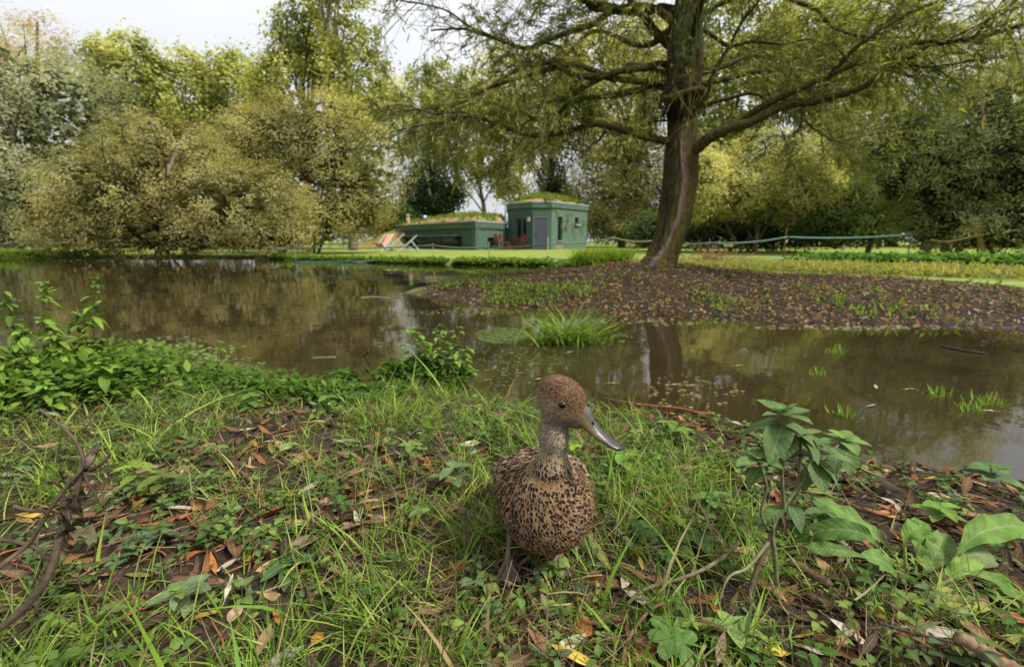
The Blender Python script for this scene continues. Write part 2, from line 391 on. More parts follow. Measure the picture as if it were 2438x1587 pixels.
# ------------------------------------------------------------------ the green flat-roofed hide
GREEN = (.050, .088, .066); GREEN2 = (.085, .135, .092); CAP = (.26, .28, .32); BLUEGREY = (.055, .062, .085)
def wall_face(root, a, b, z0, z1, holes, thick=.22, col=GREEN):
    """wall from a to b (xy) as seen from outside, with rectangular holes (s0,s1,h0,h1) in metres along/up; built of butted blocks"""
    a = np.array(a, float); b = np.array(b, float); Ls = np.linalg.norm(b-a); d = (b-a)/Ls; nn = np.array([-d[1], d[0]])
    mb = MB(); rz = math.atan2(d[1], d[0])
    def blk(s0, s1, h0, h1):
        if s1-s0 < 1e-3 or h1-h0 < 1e-3: return
        c = a+d*(s0+s1)/2+nn*thick/2
        mb.box((c[0], c[1], (h0+h1)/2), (s1-s0, thick, h1-h0), rz, col)
    s = 0
    for s0, s1, h0, h1 in sorted(holes):
        blk(s, s0, z0, z1); blk(s0, s1, z0, h0); blk(s0, s1, h1, z1); s = s1
    blk(s, Ls, z0, z1)
    mb.obj('wall', M['paint'], root, smooth=False)
    return a, d, nn, rz
def build_hide():
    D1 = (.37, 0)
    root = empty('bird_hide', (0, 28, .04), 'low dark green flat-roofed hide with a round-fronted tower and grassy roofs', 'building')
    inv = np.array([0, 28, .04])
    def fix(o):
        if o.parent is root: o.location = tuple(-inv)
        return o
    zb, wt, tt = -.1, 1.68, 2.86
    A = (-8.4, 33.9); B = (-2.04, 26.0); C = (-.27, 29.4)
    T = [(-.27, 29.4), (1.23, 27.8), (2.34, 27.8), (4.95, 30.9), (4.5, 33.2), (2.0, 34.6), (-.3, 33.4)]
    # wing, long face
    La = math.hypot(B[0]-A[0], B[1]-A[1])
    def s_on(a, b, px):   # metres along a->b where the line of sight through px meets the wall
        a = np.array(a); b = np.array(b); d = nrm(b-a); k = ray(px, 574); k = k[0]/k[1]
        # a + d*s = (k*y, y)
        return float((k*a[1]-a[0])/(d[0]-k*d[1]))
    def z_on(a, b, px, py):
        a = np.array(a); b = np.array(b); d = nrm(b-a); p = a+d*s_on(a, b, px); return float(P(px, py, p[1])[2])
    s0, s1 = s_on(A, B, 978), s_on(A, B, 1099); h0, h1 = z_on(A, B, 1090, 590), z_on(A, B, 1090, 562)
    a, d, nn, rz = wall_face(root, A, B, zb, wt-.42, [(s0, s1, h0, h1)])
    def at(a, d, nn, s, off): return a+d*s+nn*off
    def panel(name, s0, s1, h0, h1, off, th, mat, col, a=a, d=d, nn=nn, rz=rz, parent=root):
        c = at(a, d, nn, (s0+s1)/2, off+th/2); mb = MB().box((c[0], c[1], (h0+h1)/2), (s1-s0, th, h1-h0), rz, col)
        return mb.obj(name, mat, parent, smooth=False)
    def window(s0, s1, h0, h1, a, d, nn, rz, mull=(), fcol=BLUEGREY, fw=.05, rec=.09):
        mb = MB()
        def bx(p0, p1, q0, q1, off=rec, th=.06):
            c = at(a, d, nn, (p0+p1)/2, off+th/2); mb.box((c[0], c[1], (q0+q1)/2), (p1-p0, th, q1-q0), rz, fcol)
        bx(s0, s1, h0, h0+fw); bx(s0, s1, h1-fw, h1); bx(s0, s0+fw, h0+fw, h1-fw); bx(s1-fw, s1, h0+fw, h1-fw)
        for m in mull: bx(m-fw*.6, m+fw*.6, h0+fw, h1-fw)
        w = mb.obj('window', M['metal'], root, smooth=False)
        g = panel('pane', s0+fw*.5, s1-fw*.5, h0+fw*.5, h1-fw*.5, rec+.025, .01, M['glass'], (.02, .02, .02), a, d, nn, rz, w)
        return w
    window(s0, s1, h0, h1, a, d, nn, rz, mull=(s_on(A, B, 1047),), fcol=(.03, .035, .035))
    # pale shutter board propped out over the long window
    c0, c1 = s_on(A, B, 957), s_on(A, B, 1098)
    c = at(a, d, nn, (c0+c1)/2, -.20); mb = MB().box((c[0], c[1], (h1+.045)), (c1-c0, .42, .07), rz, (.10, .17, .10))
    mb.obj('shutter_board', M['paint'], root, smooth=False)
    # short return face
    a2, d2, n2, rz2 = wall_face(root, B, C, zb, wt-.42, [(s_on(B, C, 1161), s_on(B, C, 1187), z_on(B, C, 1161, 592), z_on(B, C, 1161, 565))], col=(.062, .102, .076))  # right-facing wall: its lighter green has the side light put into the colour
    window(s_on(B, C, 1161), s_on(B, C, 1187), z_on(B, C, 1161, 592), z_on(B, C, 1161, 565), a2, d2, n2, rz2, fcol=(.03, .035, .035))
    # tower faces
    tz = tt-.36
    e = T[0], T[1]
    w0, w1 = s_on(*e, 1227), s_on(*e, 1253); q0, q1 = z_on(*e, 1240, 571), z_on(*e, 1240, 519)
    at1 = wall_face(root, *e, zb, tz, [(w0, w1, q0, q1)])
    window(w0, w1, q0, q1, *at1, mull=(w0+(w1-w0)*.52,), fcol=(.075, .095, .14), fw=.09)
    panel('window_sill', w0-.05, w1+.05, q0-.05, q0, -.08, .2, M['paint'], GREEN2, *at1)
    lx0, lx1 = s_on(*e, 1257), s_on(*e, 1262.5); lz0, lz1 = z_on(*e, 1260, 527), z_on(*e, 1260, 517)
    panel('wall_lamp', lx0, lx1, lz0, lz1, -.12, .12, M['paint'], (.30, .38, .31), *at1)
    e = T[1], T[2]
    d0, d1 = s_on(*e, 1271), s_on(*e, 1303); dz = z_on(*e, 1287, 516)
    at2 = wall_face(root, *e, zb, tz, [(d0, d1, .0, dz)])
    mb = MB()
    for (p0, p1, r0, r1) in ((d0, d0+.04, .0, dz), (d1-.04, d1, .0, dz), (d0+.04, d1-.04, dz-.04, dz)):
        c = at(*at2[:3], (p0+p1)/2, .03); mb.box((c[0], c[1], (r0+r1)/2), (p1-p0, .08, r1-r0), 0, (.13, .14, .16))
    mb.obj('door_frame', M['metal'], root, smooth=False)
    dr = panel('door', d0+.043, d1-.043, .02, dz-.043, .03, .045, M['metal'], BLUEGREY, *at2)
    npan = 6
    for i in range(npan):
        u0 = d0+.07+(d1-d0-.14)*i/npan; u1 = d0+.07+(d1-d0-.14)*(i+1)/npan
        panel('board', u0+.006, u1-.006, .08, dz-.1, .018, .012, M['metal'], BLUEGREY, *at2, parent=dr)
    hn = MB(); c = at(*at2[:3], d0+.11, -.02); hn.box((c[0], c[1], .98), (.04, .03, .16), 0, (.02, .02, .025)); hn.box((c[0]+.05, c[1]-.02, .99), (.12, .025, .025), 0, (.02, .02, .025)); hn.obj('handle', M['metal'], dr, smooth=False)
    e = T[2], T[3]
    n0, n1 = s_on(*e, 1327.5), s_on(*e, 1338); nz0, nz1 = z_on(*e, 1333, 573), z_on(*e, 1333, 516)
    m0, m1 = s_on(*e, 1367.5), s_on(*e, 1376); mz0, mz1 = z_on(*e, 1372, 534), z_on(*e, 1372, 518)
    at3 = wall_face(root, *e, zb, tz, [(n0, n1, nz0, nz1), (m0, m1, mz0, mz1)], col=(.080, .130, .094))  # lighter copy of the wall green, light from the right painted in
    window(n0, n1, nz0, nz1, *at3, fcol=(.05, .06, .06)); window(m0, m1, mz0, mz1, *at3, fcol=(.05, .06, .06))
    panel('window_sill', n0-.05, n1+.05, nz0-.06, nz0, -.09, .2, M['paint'], (.20, .24, .18), *at3)
    panel('window_sill', m0-.06, m1+.06, mz0-.07, mz0, -.16, .26, M['paint'], (.26, .32, .25), *at3)
    # flaked patch of bare render under the narrow window
    panel('bare_patch', n0-.2, n1+.15, .06, .34, -.004, .01, M['paint'], (.20, .15, .11), *at3)
    for i in range(3, 6): wall_face(root, T[i], T[i+1], zb, tz, [])
    wall_face(root, T[6], T[0], zb, tz, [])
    wall_face(root, (-.5, 34.2), A, zb, wt-.42, [])
    # fascia bands with lead caps
    def ring(poly, out):
        p = np.array(poly); n = len(p); c = p.mean(0); r = []
        for i in range(n):
            e0 = nrm(p[i]-p[i-1]); e1 = nrm(p[(i+1) % n]-p[i]); m0 = np.array([e0[1], -e0[0]]); m1 = np.array([e1[1], -e1[0]])
            b = nrm(m0+m1); r.append(p[i]+b*out/max(.3, b@m0))
        return np.array(r)
    def band(name, poly, out, z0, z1, col, mat=M['paint']):
        o = ring(poly, out); i = ring(poly, -.25); n = len(o)
        v = [(*q, z) for z in (z0, z1) for q in o]+[(*q, z) for z in (z0, z1) for q in i]
        f = []
        for k in range(n):
            k2 = (k+1) % n
            f += [(k, k2, n+k2, n+k), (2*n+k2, 2*n+k, 3*n+k, 3*n+k2), (n+k, n+k2, 3*n+k2, 3*n+k), (k2, k, 2*n+k, 2*n+k2)]
        return MB().add(v, f, col=col).obj(name, mat, root, smooth=False)
    wing = [A, B, C, (-.4, 33.2), (-.5, 34.2)]
    band('fascia', T, .07, tz, tt-.07, (.066, .112, .082)); band('coping', T, .10, tt-.07, tt, CAP, M['metal'])
    wing2 = [A, B, C, (-.31, 33.3), (-.5, 34.2)]
    for (u, v_) in ((A, B), (B, C)): pass
    def open_band(name, pts, out, z0, z1, col, mat):
        pts = [np.array(p, float) for p in pts]; mb = MB()
        for k in range(len(pts)-1):
            d = nrm(pts[k+1]-pts[k]); m = np.array([d[1], -d[0]])
            # mitred ends
            def off(p, k_, o):
                if 0 < k_ < len(pts)-1:
                    e0 = nrm(pts[k_]-pts[k_-1]); e1 = nrm(pts[k_+1]-pts[k_]); b = nrm(np.array([e0[1], -e0[0]])+np.array([e1[1], -e1[0]])); return p+b*o/(b@np.array([e0[1], -e0[0]]))
                return p+m*o
            q = [off(pts[k], k, out), off(pts[k+1], k+1, out), off(pts[k+1], k+1, -.3), off(pts[k], k, -.3)]
            v = [(*p, z) for z in (z0, z1) for p in q]
            mb.add(v, [(0, 1, 5, 4), (1, 2, 6, 5), (2, 3, 7, 6), (3, 0, 4, 7), (4, 5, 6, 7), (3, 2, 1, 0)], col=col)
        return mb.obj(name, mat, root, smooth=False)
    open_band('fascia', [A, B, (-.36, 29.23)], .07, wt-.42, wt-.06, (.056, .095, .072), M['paint'])
    open_band('coping', [A, B, (-.36, 29.23)], .10, wt-.06, wt, CAP, M['metal'])
    # downpipe in the corner between wing and tower
    mb = MB(); v, q = tubes(np.array([(-.42, 29.25, zb+1.7), (-.42, 29.25, tt-.1)]), [.045, .045], 8); mb.add(v, q, col=(.32, .34, .36)); mb.obj('downpipe', M['metal'], root)
    # roof decks (dark, inside the bands) and heaped earth with grass
    def heap(poly, z0, hgt, name, seed, peak=None):
        poly = np.array(poly); lo = poly.min(0); hi = poly.max(0)
        gx = np.linspace(lo[0], hi[0], 70); gy = np.linspace(lo[1], hi[1], 60); X, Y = np.meshgrid(gx, gy)
        dd = -psd(poly, X.ravel(), Y.ravel()).reshape(X.shape)
        Z = z0-.12+np.where(dd > 0, hgt(X, Y, dd), -.2)+(fbm(X*4, Y*4, s=seed)-.5)*.12*np.clip(dd, 0, 1)
        n = len(gx); i = np.arange(len(gy)-1)[:, None]*n+np.arange(n-1)[None]
        q = np.stack([i, i+1, i+n+1, i+n], -1).reshape(-1, 4)
        keep = (dd.ravel()[q] > .0).any(1)
        nse = fbm(X*3, Y*3, s=seed+4).ravel()[:, None]
        c = np.where(nse > .5, np.array([.10, .13, .03]), np.array([.26, .16, .085]))*np.ones((X.size, 3))
        o = MB().add(np.column_stack([X.ravel(), Y.ravel(), Z.ravel()]), q[keep], col=c).obj(name, M['earth'], root)
        # grass on it
        m = 7000; px = rng.uniform(lo[0], hi[0], m); py = rng.uniform(lo[1], hi[1], m); d2 = -psd(poly, px, py)
        g = (d2 > .05) & (fbm(px*3, py*3, s=seed+4) > .40+.25*sstep(1.0, .0, d2)); px, py, d2 = px[g], py[g], d2[g]
        pz = z0-.14+hgt(px, py, d2); m = len(px)
        az = rng.uniform(0, 6.28, m); sd = np.column_stack([np.cos(az), np.sin(az), 0*az])
        dd_ = nrm(np.column_stack([rng.normal(0, .35, m), rng.normal(0, .35, m), np.ones(m)]))
        v, q, uv, k = strips(np.column_stack([px, py, pz]), dd_, sd, nrm(np.cross(sd, dd_)), rng.uniform(.18, .38, m), rng.uniform(.02, .045, m), [1, .8, .1], .3)
        pal = np.array([[.15, .24, .035], [.23, .30, .05], [.30, .26, .10], [.10, .18, .03]])[rng.integers(0, 4, m)]
        g_ = MB().add(v, q, col=np.repeat(pal, k, 0), uv=uv).obj('roof_grass', M['leaf_far'], root); g_['kind'] = 'stuff'
        return o
    heap([A, B, C, (-.31, 33.3), (-.5, 34.2)], wt, lambda x, y, d: .42*np.clip(d/.9, 0, 1)**.6*(.85+.04*(x+8))+.55*np.exp(-((x+.3)/.5)**2)*sstep(0, .8, d)+.12*np.minimum(d/2.5, 1), 'earth_roof', 21)
    heap(T, tt, lambda x, y, d: .10+.55*np.clip(d/1.9, 0, 1)**.8, 'earth_roof', 31)
    for c in root.children: fix(c)
    return root
m, n, L = newmat('dark_window_glass'); out = nd(n, 'OutputMaterial'); b = nd(n, 'BsdfPrincipled', i_Roughness=.05); b.inputs['Base Color'].default_value = (.008, .009, .009, 1); b.inputs['Specular IOR Level'].default_value = .25; L.new(b.outputs[0], out.inputs[0]); M['glass'] = m
M['earth'] = colmat('roof_earth', .95, .1, .02, 14, .3)
build_hide()

# earth bank running up to the left end of the hide
def build_bank():
    gx = np.linspace(-12.5, -7.0, 50); gy = np.linspace(30.5, 38, 50); X, Y = np.meshgrid(gx, gy)
    ln = np.clip((X+12.4)/4.2, 0, 1)
    Z = -.05+1.55*ln**.85*np.exp(-((Y-34.3-(X+9)*-.4)/1.5)**2)*sstep(-6.9, -7.6, X)+(fbm(X*3, Y*3, s=61)-.5)*.15
    n = 50; i = np.arange(49)[:, None]*n+np.arange(49)[None]; q = np.stack([i, i+1, i+n+1, i+n], -1).reshape(-1, 4)
    nse = fbm(X*2, Y*2, s=62).ravel()[:, None]+.12*(Z.ravel()[:, None]-.6)
    c = np.where(nse > .55, np.array([.16, .19, .035]), np.array([.27, .15, .075]))*np.ones((X.size, 3))
    o = MB().add(np.column_stack([X.ravel(), Y.ravel(), Z.ravel()]), q, col=c).obj('earth_bank', M['earth'])
    tag(o, kind='structure')
build_bank()

# ------------------------------------------------------------------ things around the hide
def deckchair(loc, rz, canvas, label, seatcol=None, size=1.0, bare=False):
    t = empty('deck_chair', loc, label, 'deck chair', 'deck chairs on the lawn', rz); t.scale = (size,)*3
    grey = (.36, .39, .38); w = .29
    A_ = np.array([-.62, 0, .0]); Bk = np.array([.42, 0, .92]); C_ = np.array([.50, 0, .0]); Fr = np.array([-.48, 0, .42])
    mb = MB()
    for s in (-1, 1):
        o = np.array([0, s*w, 0]); mb.beam(A_+o, Bk+o, .035, .055, grey)
        mb.beam(C_+o*.9, Fr+o*.9, .03, .05, grey)
        mb.beam(np.array([.12, s*(w+.03), .62]), np.array([.55, s*(w+.03), .04]), .025, .045, grey)
    mb.beam(A_+[0, -w, 0.02], A_+[0, w, 0.02], .04, .04, grey); mb.beam(Bk+[0, -w, 0], Bk+[0, w, 0], .04, .04, grey)
    mb.beam(C_+[0, -w, .02], C_+[0, w, .02], .04, .04, grey); mb.beam(Fr+[0, -w, 0], Fr+[0, w, 0], .04, .04, grey)
    mb.beam(np.array([.55, -w, .06]), np.array([.55, w, .06]), .03, .03, grey)
    mb.obj('frame', M['metal'], t, smooth=False)
    if not bare:
        pts = smooth_path([Bk+[.0, 0, .02], [.2, 0, .64], [-.02, 0, .36], [-.22, 0, .25], [-.38, 0, .33], Fr+[0, 0, .03]], 18)
        v = np.array([[p[0], y, p[2]] for p in pts for y in np.linspace(-w*.86, w*.86, 5)]); i = np.arange(17)[:, None]*5+np.arange(4)[None]
        q = np.stack([i, i+1, i+6, i+5], -1).reshape(-1, 4)
        cc = np.repeat(np.where((np.arange(18) > 13)[:, None], np.array(seatcol or canvas), np.array(canvas)), 5, 0)
        mb = MB().add(v, q, col=cc); o = mb.obj('canvas', M['canvas'], t)
        o.modifiers.new('thick', 'SOLIDIFY').thickness = .012
    return t
def on(px, py, z=.05):
    g = G(px, py, z); g[2] = height(g[0], g[1]); return g
g0 = 23.4
deckchair((*P(917, 597, g0)[:2], .045), math.radians(62), (.66, .34, .25), 'salmon canvas deck chair on the lawn, leftmost of the three, seat showing orange', (.75, .13, .03), .95)
deckchair((*P(944, 598, g0+.2)[:2], .045), math.radians(15), (.55, .20, .15), 'red canvas deck chair seen from the side, middle of the three on the lawn', None, .95)
deckchair((*P(976, 598, g0)[:2], .045), math.radians(8), (.5, .5, .48), 'pale grey deck chair frame on the lawn nearest the dark window, without red canvas', None, .86, bare=True)
def garden_chair(loc, rz, col, label):
    t = empty('garden_chair', loc, label, 'chair', 'garden chairs at the bistro table', rz)
    w = .21
    for sx in (-1, 1):
        for sy in (-1, 1):
            MB().beam((sx*.20, sy*w*1.05, 0), (sx*.17, sy*w, .44), .035, .035, col).obj('leg', M['metal'], t, smooth=False)
    mb = MB().box((0, 0, .45), (.42, .44, .03), 0, col); mb.obj('seat', M['metal'], t, smooth=False)
    mb = MB()
    for s in (-1, 1): mb.beam((-.19, s*w, .44), (-.27, s*w, .90), .035, .04, col)
    mb.beam((-.27, -w, .88), (-.27, w, .88), .05, .03, col); mb.beam((-.22, -w, .60), (-.22, w, .60), .03, .03, col)
    for y in (-.10, 0, .10): mb.beam((-.22, y, .60), (-.265, y, .88), .045, .015, col)
    v, q = tubes(np.array([(-.25+.0*math.cos(a), .08*math.cos(a), .74+.08*math.sin(a)) for a in np.linspace(0, 6.28, 13)]), [.018]*13, 5); mb.add(v, q, col=col)
    mb.obj('backrest', M['metal'], t, smooth=False)
    return t
red = (.085, .014, .016); org = (.13, .032, .018)
zt = .045
garden_chair((*P(1190, 596, 26.6)[:2], zt), math.radians(-20), org, 'red garden chair with orange backrest, leftmost at the bistro table')
garden_chair((*P(1201, 596, 26.2)[:2], zt), math.radians(20), (.14, .040, .025), 'red garden chair with orange backrest, just left of the bistro table')
garden_chair((*P(1231, 595, 27.2)[:2], zt), math.radians(200), (.065, .012, .014), 'dark red garden chair behind, between bistro table and tower window')
garden_chair((*P(1240, 596, 26.4)[:2], zt), math.radians(150), red, 'dark red garden chair with round-holed back, rightmost at the bistro table')
t = empty('bistro_table', (*P(1218, 596, 26.6)[:2], zt), 'small dark red bistro table between garden chairs by the hide', 'table')
mb = MB(); a = np.linspace(0, 2*math.pi, 25)[:-1]
v, q = tubes(np.array([(0, 0, .70), (0, 0, .701), (0, 0, .725), (0, 0, .726)]), [.01, .36, .36, .01], 24); mb.add(v, q, col=(.07, .015, .015)); mb.obj('tabletop', M['metal'], t, smooth=False)
for k in range(3):
    an = k*2.094+.5; mb = MB(); v, q = tubes(smooth_path([(0, 0, .70), (.04*math.cos(an), .04*math.sin(an), .35), (.27*math.cos(an), .27*math.sin(an), 0)], 8), [.018]*8, 6); mb.add(v, q, col=red); mb.obj('leg', M['metal'], t)
# things on the wing's roof
pc = P(971, 519, 34.2); t = empty('chimney_pot', (pc[0], pc[1], 1.9), 'small terracotta chimney pot with green cap on the hide roof', 'chimney pot')
v, q = tubes(np.array([(0, 0, -.2), (0, 0, 0), (0, 0, .42), (0, 0, .43)]), [.15, .15, .13, .02], 12); MB().add(v, q, col=(.36, .22, .14)).obj('pot', M['earth'], t)
v, q = tubes(np.array([(0, 0, .43), (0, 0, .45), (0, 0, .58), (0, 0, .60)]), [.05, .18, .16, .02], 12); MB().add(v, q, col=(.17, .28, .12)).obj('cap', M['paint'], t)
pc = P(1009, 517, 32.5); mb = MB(); v, q = tubes(np.array([(0, 0, 0), (0, 0, .02), (0, 0, .20), (0, 0, .22)]), [.10, .16, .20, .14], 12); mb.add(v, q, col=np.where(v[:, 0:1] > .02, np.array([.55, .68, .85]), np.array([.03, .10, .55])))
o = mb.obj('bucket', M['paint']); o.location = (pc[0], pc[1], P(1009, 521, 32.5)[2]); tag(o, 'small blue and white bucket lying on the grassy hide roof', 'bucket')
# creeper hanging over the right of the tower
mb = MB()
for k in range(10):
    px = rng.uniform(1336, 1386); Y = 28.1+(px-1310)/81*3.0-.22; py = 500+rng.uniform(-4, 8)
    pts = [P(px+rng.normal(0, 5)*i*.8, py+i*rng.uniform(6, 16), Y-.02*i) for i in range(5)]
    v, q = tubes(smooth_path(pts, 10), [.012]*10, 4); mb.add(v, q, col=(.20, .16, .07))
    sp_ = smooth_path(pts, 20)[rng.integers(0, 20, 26)]+rng.normal(0, .07, (26, 3)); dl = nrm(rng.normal(0, 1, (26, 3))); s_, u_ = frames(dl)
    v, q, uv, kk = strips(sp_, dl, s_, u_, np.full(26, .11), np.full(26, .035), [.2, 1, .1]); mb.add(v, q, col=np.repeat(np.array([[.24, .24, .05]])*rng.uniform(.6, 1.3, (26, 1)), kk, 0), uv=uv)
o = mb.obj('creeper', M['leaf_far']); tag(o, 'thin yellowing creeper trailing down the right side of the tower', 'climbing plant')

# ------------------------------------------------------------------ low tape fence along the lawn's edge
def build_fence():
    root = empty('tape_fence', (0, 0, 0), 'low fence of green tape on thin posts along the lawn edge', 'fence')
    posts = [(701, 586, 12.6, .42, (.10, .16, .12)), (1031, 579, 11.8, .50, (.30, .20, .15)), (1164, 575, 11.6, .55, (.12, .22, .15)), (1305, 565, 11.0, .62, (.36, .32, .24)), (1462, 562, 9.6, .70, (.12, .24, .18)), (1690, 566, 9.3, .68, (.06, .05, .05)), (1873, 543, 9.6, .9, (.09, .04, .03)), (2170, 560, 10.6, .8, (.06, .09, .06))]
    tips = []
    for px, py, Y, h, col in posts:
        p = P(px, py, Y); g = height(p[0], p[1]); mb = MB()
        v, q = tubes(np.array([(p[0], p[1], g-.1), (p[0], p[1], p[2]-.02), (p[0], p[1], p[2])]), [.013, .012, .004], 6); mb.add(v, q, col=col)
        f = mb.obj('post', M['metal'], root)
        zc = g+.13; MB().box((p[0], p[1], zc), (.05, .05, .05), 0, (.02, .02, .025)).obj('insulator', M['metal'], f, smooth=False)
        tips.append((p, zc))
    def run(pxy, w, cols, name='tape'):
        for i in range(len(pxy)-1):
            (a, b) = pxy[i], pxy[i+1]; n = 14; t = np.linspace(0, 1, n)[:, None]
            path = np.array(a)*(1-t)+np.array(b)*t; sag = .05*4*t*(1-t); path[:, 2:] -= sag
            d = nrm(np.gradient(path, axis=0)); s, u = frames(d); tw = rng.uniform(-.5, .5)
            off = (u*math.cos(tw)+s*math.sin(tw))*w/2; v = np.stack([path-off, path+off], 1).reshape(-1, 3)
            ii = np.arange(n-1)*2; q = np.stack([ii, ii+1, ii+3, ii+2], -1)
            o = MB().add(v, q, col=cols[i % len(cols)]).obj(name, M['tape'], root); o.modifiers.new('thick', 'SOLIDIFY').thickness = .002
    gT = (.070, .125, .092); tan_ = (.42, .36, .24)
    fr = lambda px, py, Y: P(px, py, Y)-[0, .016, 0]
    run([fr(640, 588, 13), fr(701, 589, 12.6), fr(1031, 583.5, 11.8), fr(1164, 587, 11.6), fr(1305, 579.5, 11.0), fr(1462, 566, 9.6), fr(1560, 572, 9.5), fr(1690, 578, 9.3), fr(1873, 564, 9.6), fr(2170, 557, 10.6), fr(2380, 552, 12)], .032, [gT, gT, gT, gT, (.16, .26, .17), tan_, gT, gT, gT, (.05, .08, .05), (.05, .08, .05)])
    lo = [(tips[i][0][0], tips[i][0][1]-.03, tips[i][1]) for i in range(len(tips))]
    run([np.array(p) for p in lo], .03, [(.07, .14, .10), (.22, .32, .17), (.10, .22, .13), (.12, .27, .15), (.16, .30, .19), (.14, .30, .22), (.06, .10, .07)], 'lower_tape')
    return root
build_fence()

# ------------------------------------------------------------------ background trees and shrubs
def crown_cloud(mb, ells, ncl, per, cr, L, W, pal, shell=.75, droop=.2, spread=1.0, seed=0, flat=.8, zmin=None, gap=0., big=0):
    """leaf clusters inside a set of ellipsoids. ells: (cx,cy,cz,rx,ry,rz)"""
    r = np.random.default_rng(seed); E_ = np.array(ells); vol = (E_[:, 3]*E_[:, 4]*E_[:, 5])**.7; vol /= vol.sum()
    ncl = int(ncl*.78); k = r.choice(len(E_), ncl, p=vol); d = nrm(r.normal(0, 1, (ncl, 3))); rad = r.uniform(0, 1, ncl)**(1/3.)*(1-shell)+shell*r.uniform(.82, 1.04, ncl)
    rad *= .82+.36*fbm(d[:, 0]*2.2+5+k, d[:, 1]*2.2+9, d[:, 2]*2.2, s=seed)
    c = E_[k, :3]+d*rad[:, None]*E_[k, 3:]
    if gap:
        keep = fbm(c[:, 0]*.9, c[:, 1]*.9, c[:, 2]*.9, s=seed+3, o=2) > gap; c = c[keep]; d = d[keep]; k = k[keep]
    # drop clusters buried deep inside another ellipsoid
    on = nrm((c-E_[k, :3])/E_[k, 3:]**2)
    deep = np.zeros(len(c), bool)
    for e in range(len(E_)):
        q = (c-E_[e, :3])/E_[e, 3:]; deep |= (np.linalg.norm(q, axis=1) < .55) & (k != e)
    kk_ = ~deep | (r.random(len(c)) < .3); c = c[kk_]; on = on[kk_]
    if zmin is not None: c[:, 2] = np.maximum(c[:, 2], zmin+r.uniform(0, .3, len(c)))
    L *= 1.18; W *= 1.3; cr *= 1.08; n = len(c)
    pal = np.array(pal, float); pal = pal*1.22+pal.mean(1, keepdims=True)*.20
    tone = np.clip(.5+1.5*(fbm(c[:, 0]*.6, c[:, 1]*.6, c[:, 2]*.6, s=seed+7)-.5)+r.normal(0, .15, n), 0, 1)
    ax = nrm(r.normal(0, 1, (n, 3))+np.array([0, 0, .5]))   # twig axis
    m = n*per; ci = np.repeat(np.arange(n), per)
    s = cr*r.uniform(.6, 1.35, n)[ci][:, None]
    p = c[ci]+(r.normal(0, .45, (m, 3))*np.array([1, 1, flat]))*s+ax[ci]*(r.uniform(-1, 1, (m, 1))*s*.8)*spread
    ld = nrm(ax[ci]*.8+r.normal(0, .7, (m, 3))+np.array([0, 0, -droop*2]))
    nn_ = nrm(on[ci]*.9+np.array([0, 0, .45])+r.normal(0, .42, (m, 3))); ld = nrm(ld-nn_*(ld*nn_).sum(1, keepdims=True)+1e-4); sd = np.cross(nn_, ld)
    if zmin is not None: p[:, 2] = np.maximum(p[:, 2], zmin-.02)
    sc = r.uniform(.7, 1.3, m)
    pal = np.array(pal, float); t = np.clip(tone[ci]+r.normal(0, .085, m), 0, .999)*(len(pal)-1); i0 = t.astype(int); f = (t-i0)[:, None]
    col = pal[i0]*(1-f)+pal[np.minimum(i0+1, len(pal)-1)]*f; col = col*r.uniform(.86, 1.14, (m, 1))
    hl, hw = (L*sc/2)[:, None], (W*sc/2)[:, None]
    v = np.stack([p-ld*hl, p+sd*hw, p+ld*hl, p-sd*hw], 1).reshape(-1, 3)
    mb.add(v, np.arange(m*4).reshape(-1, 4), col=np.repeat(col, 4, 0))
    if big:   # larger inner leaves closing the crown's heart, shade put into their dark colour
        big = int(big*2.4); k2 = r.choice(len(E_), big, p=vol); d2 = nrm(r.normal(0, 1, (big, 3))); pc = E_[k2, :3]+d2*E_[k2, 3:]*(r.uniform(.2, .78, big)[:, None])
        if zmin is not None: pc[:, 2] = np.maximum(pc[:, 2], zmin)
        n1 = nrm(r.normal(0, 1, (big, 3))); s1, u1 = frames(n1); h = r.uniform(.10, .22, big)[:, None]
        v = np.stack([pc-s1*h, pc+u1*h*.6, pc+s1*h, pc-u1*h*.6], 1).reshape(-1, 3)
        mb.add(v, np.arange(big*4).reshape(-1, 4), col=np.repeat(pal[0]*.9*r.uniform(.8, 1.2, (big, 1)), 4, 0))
    return c
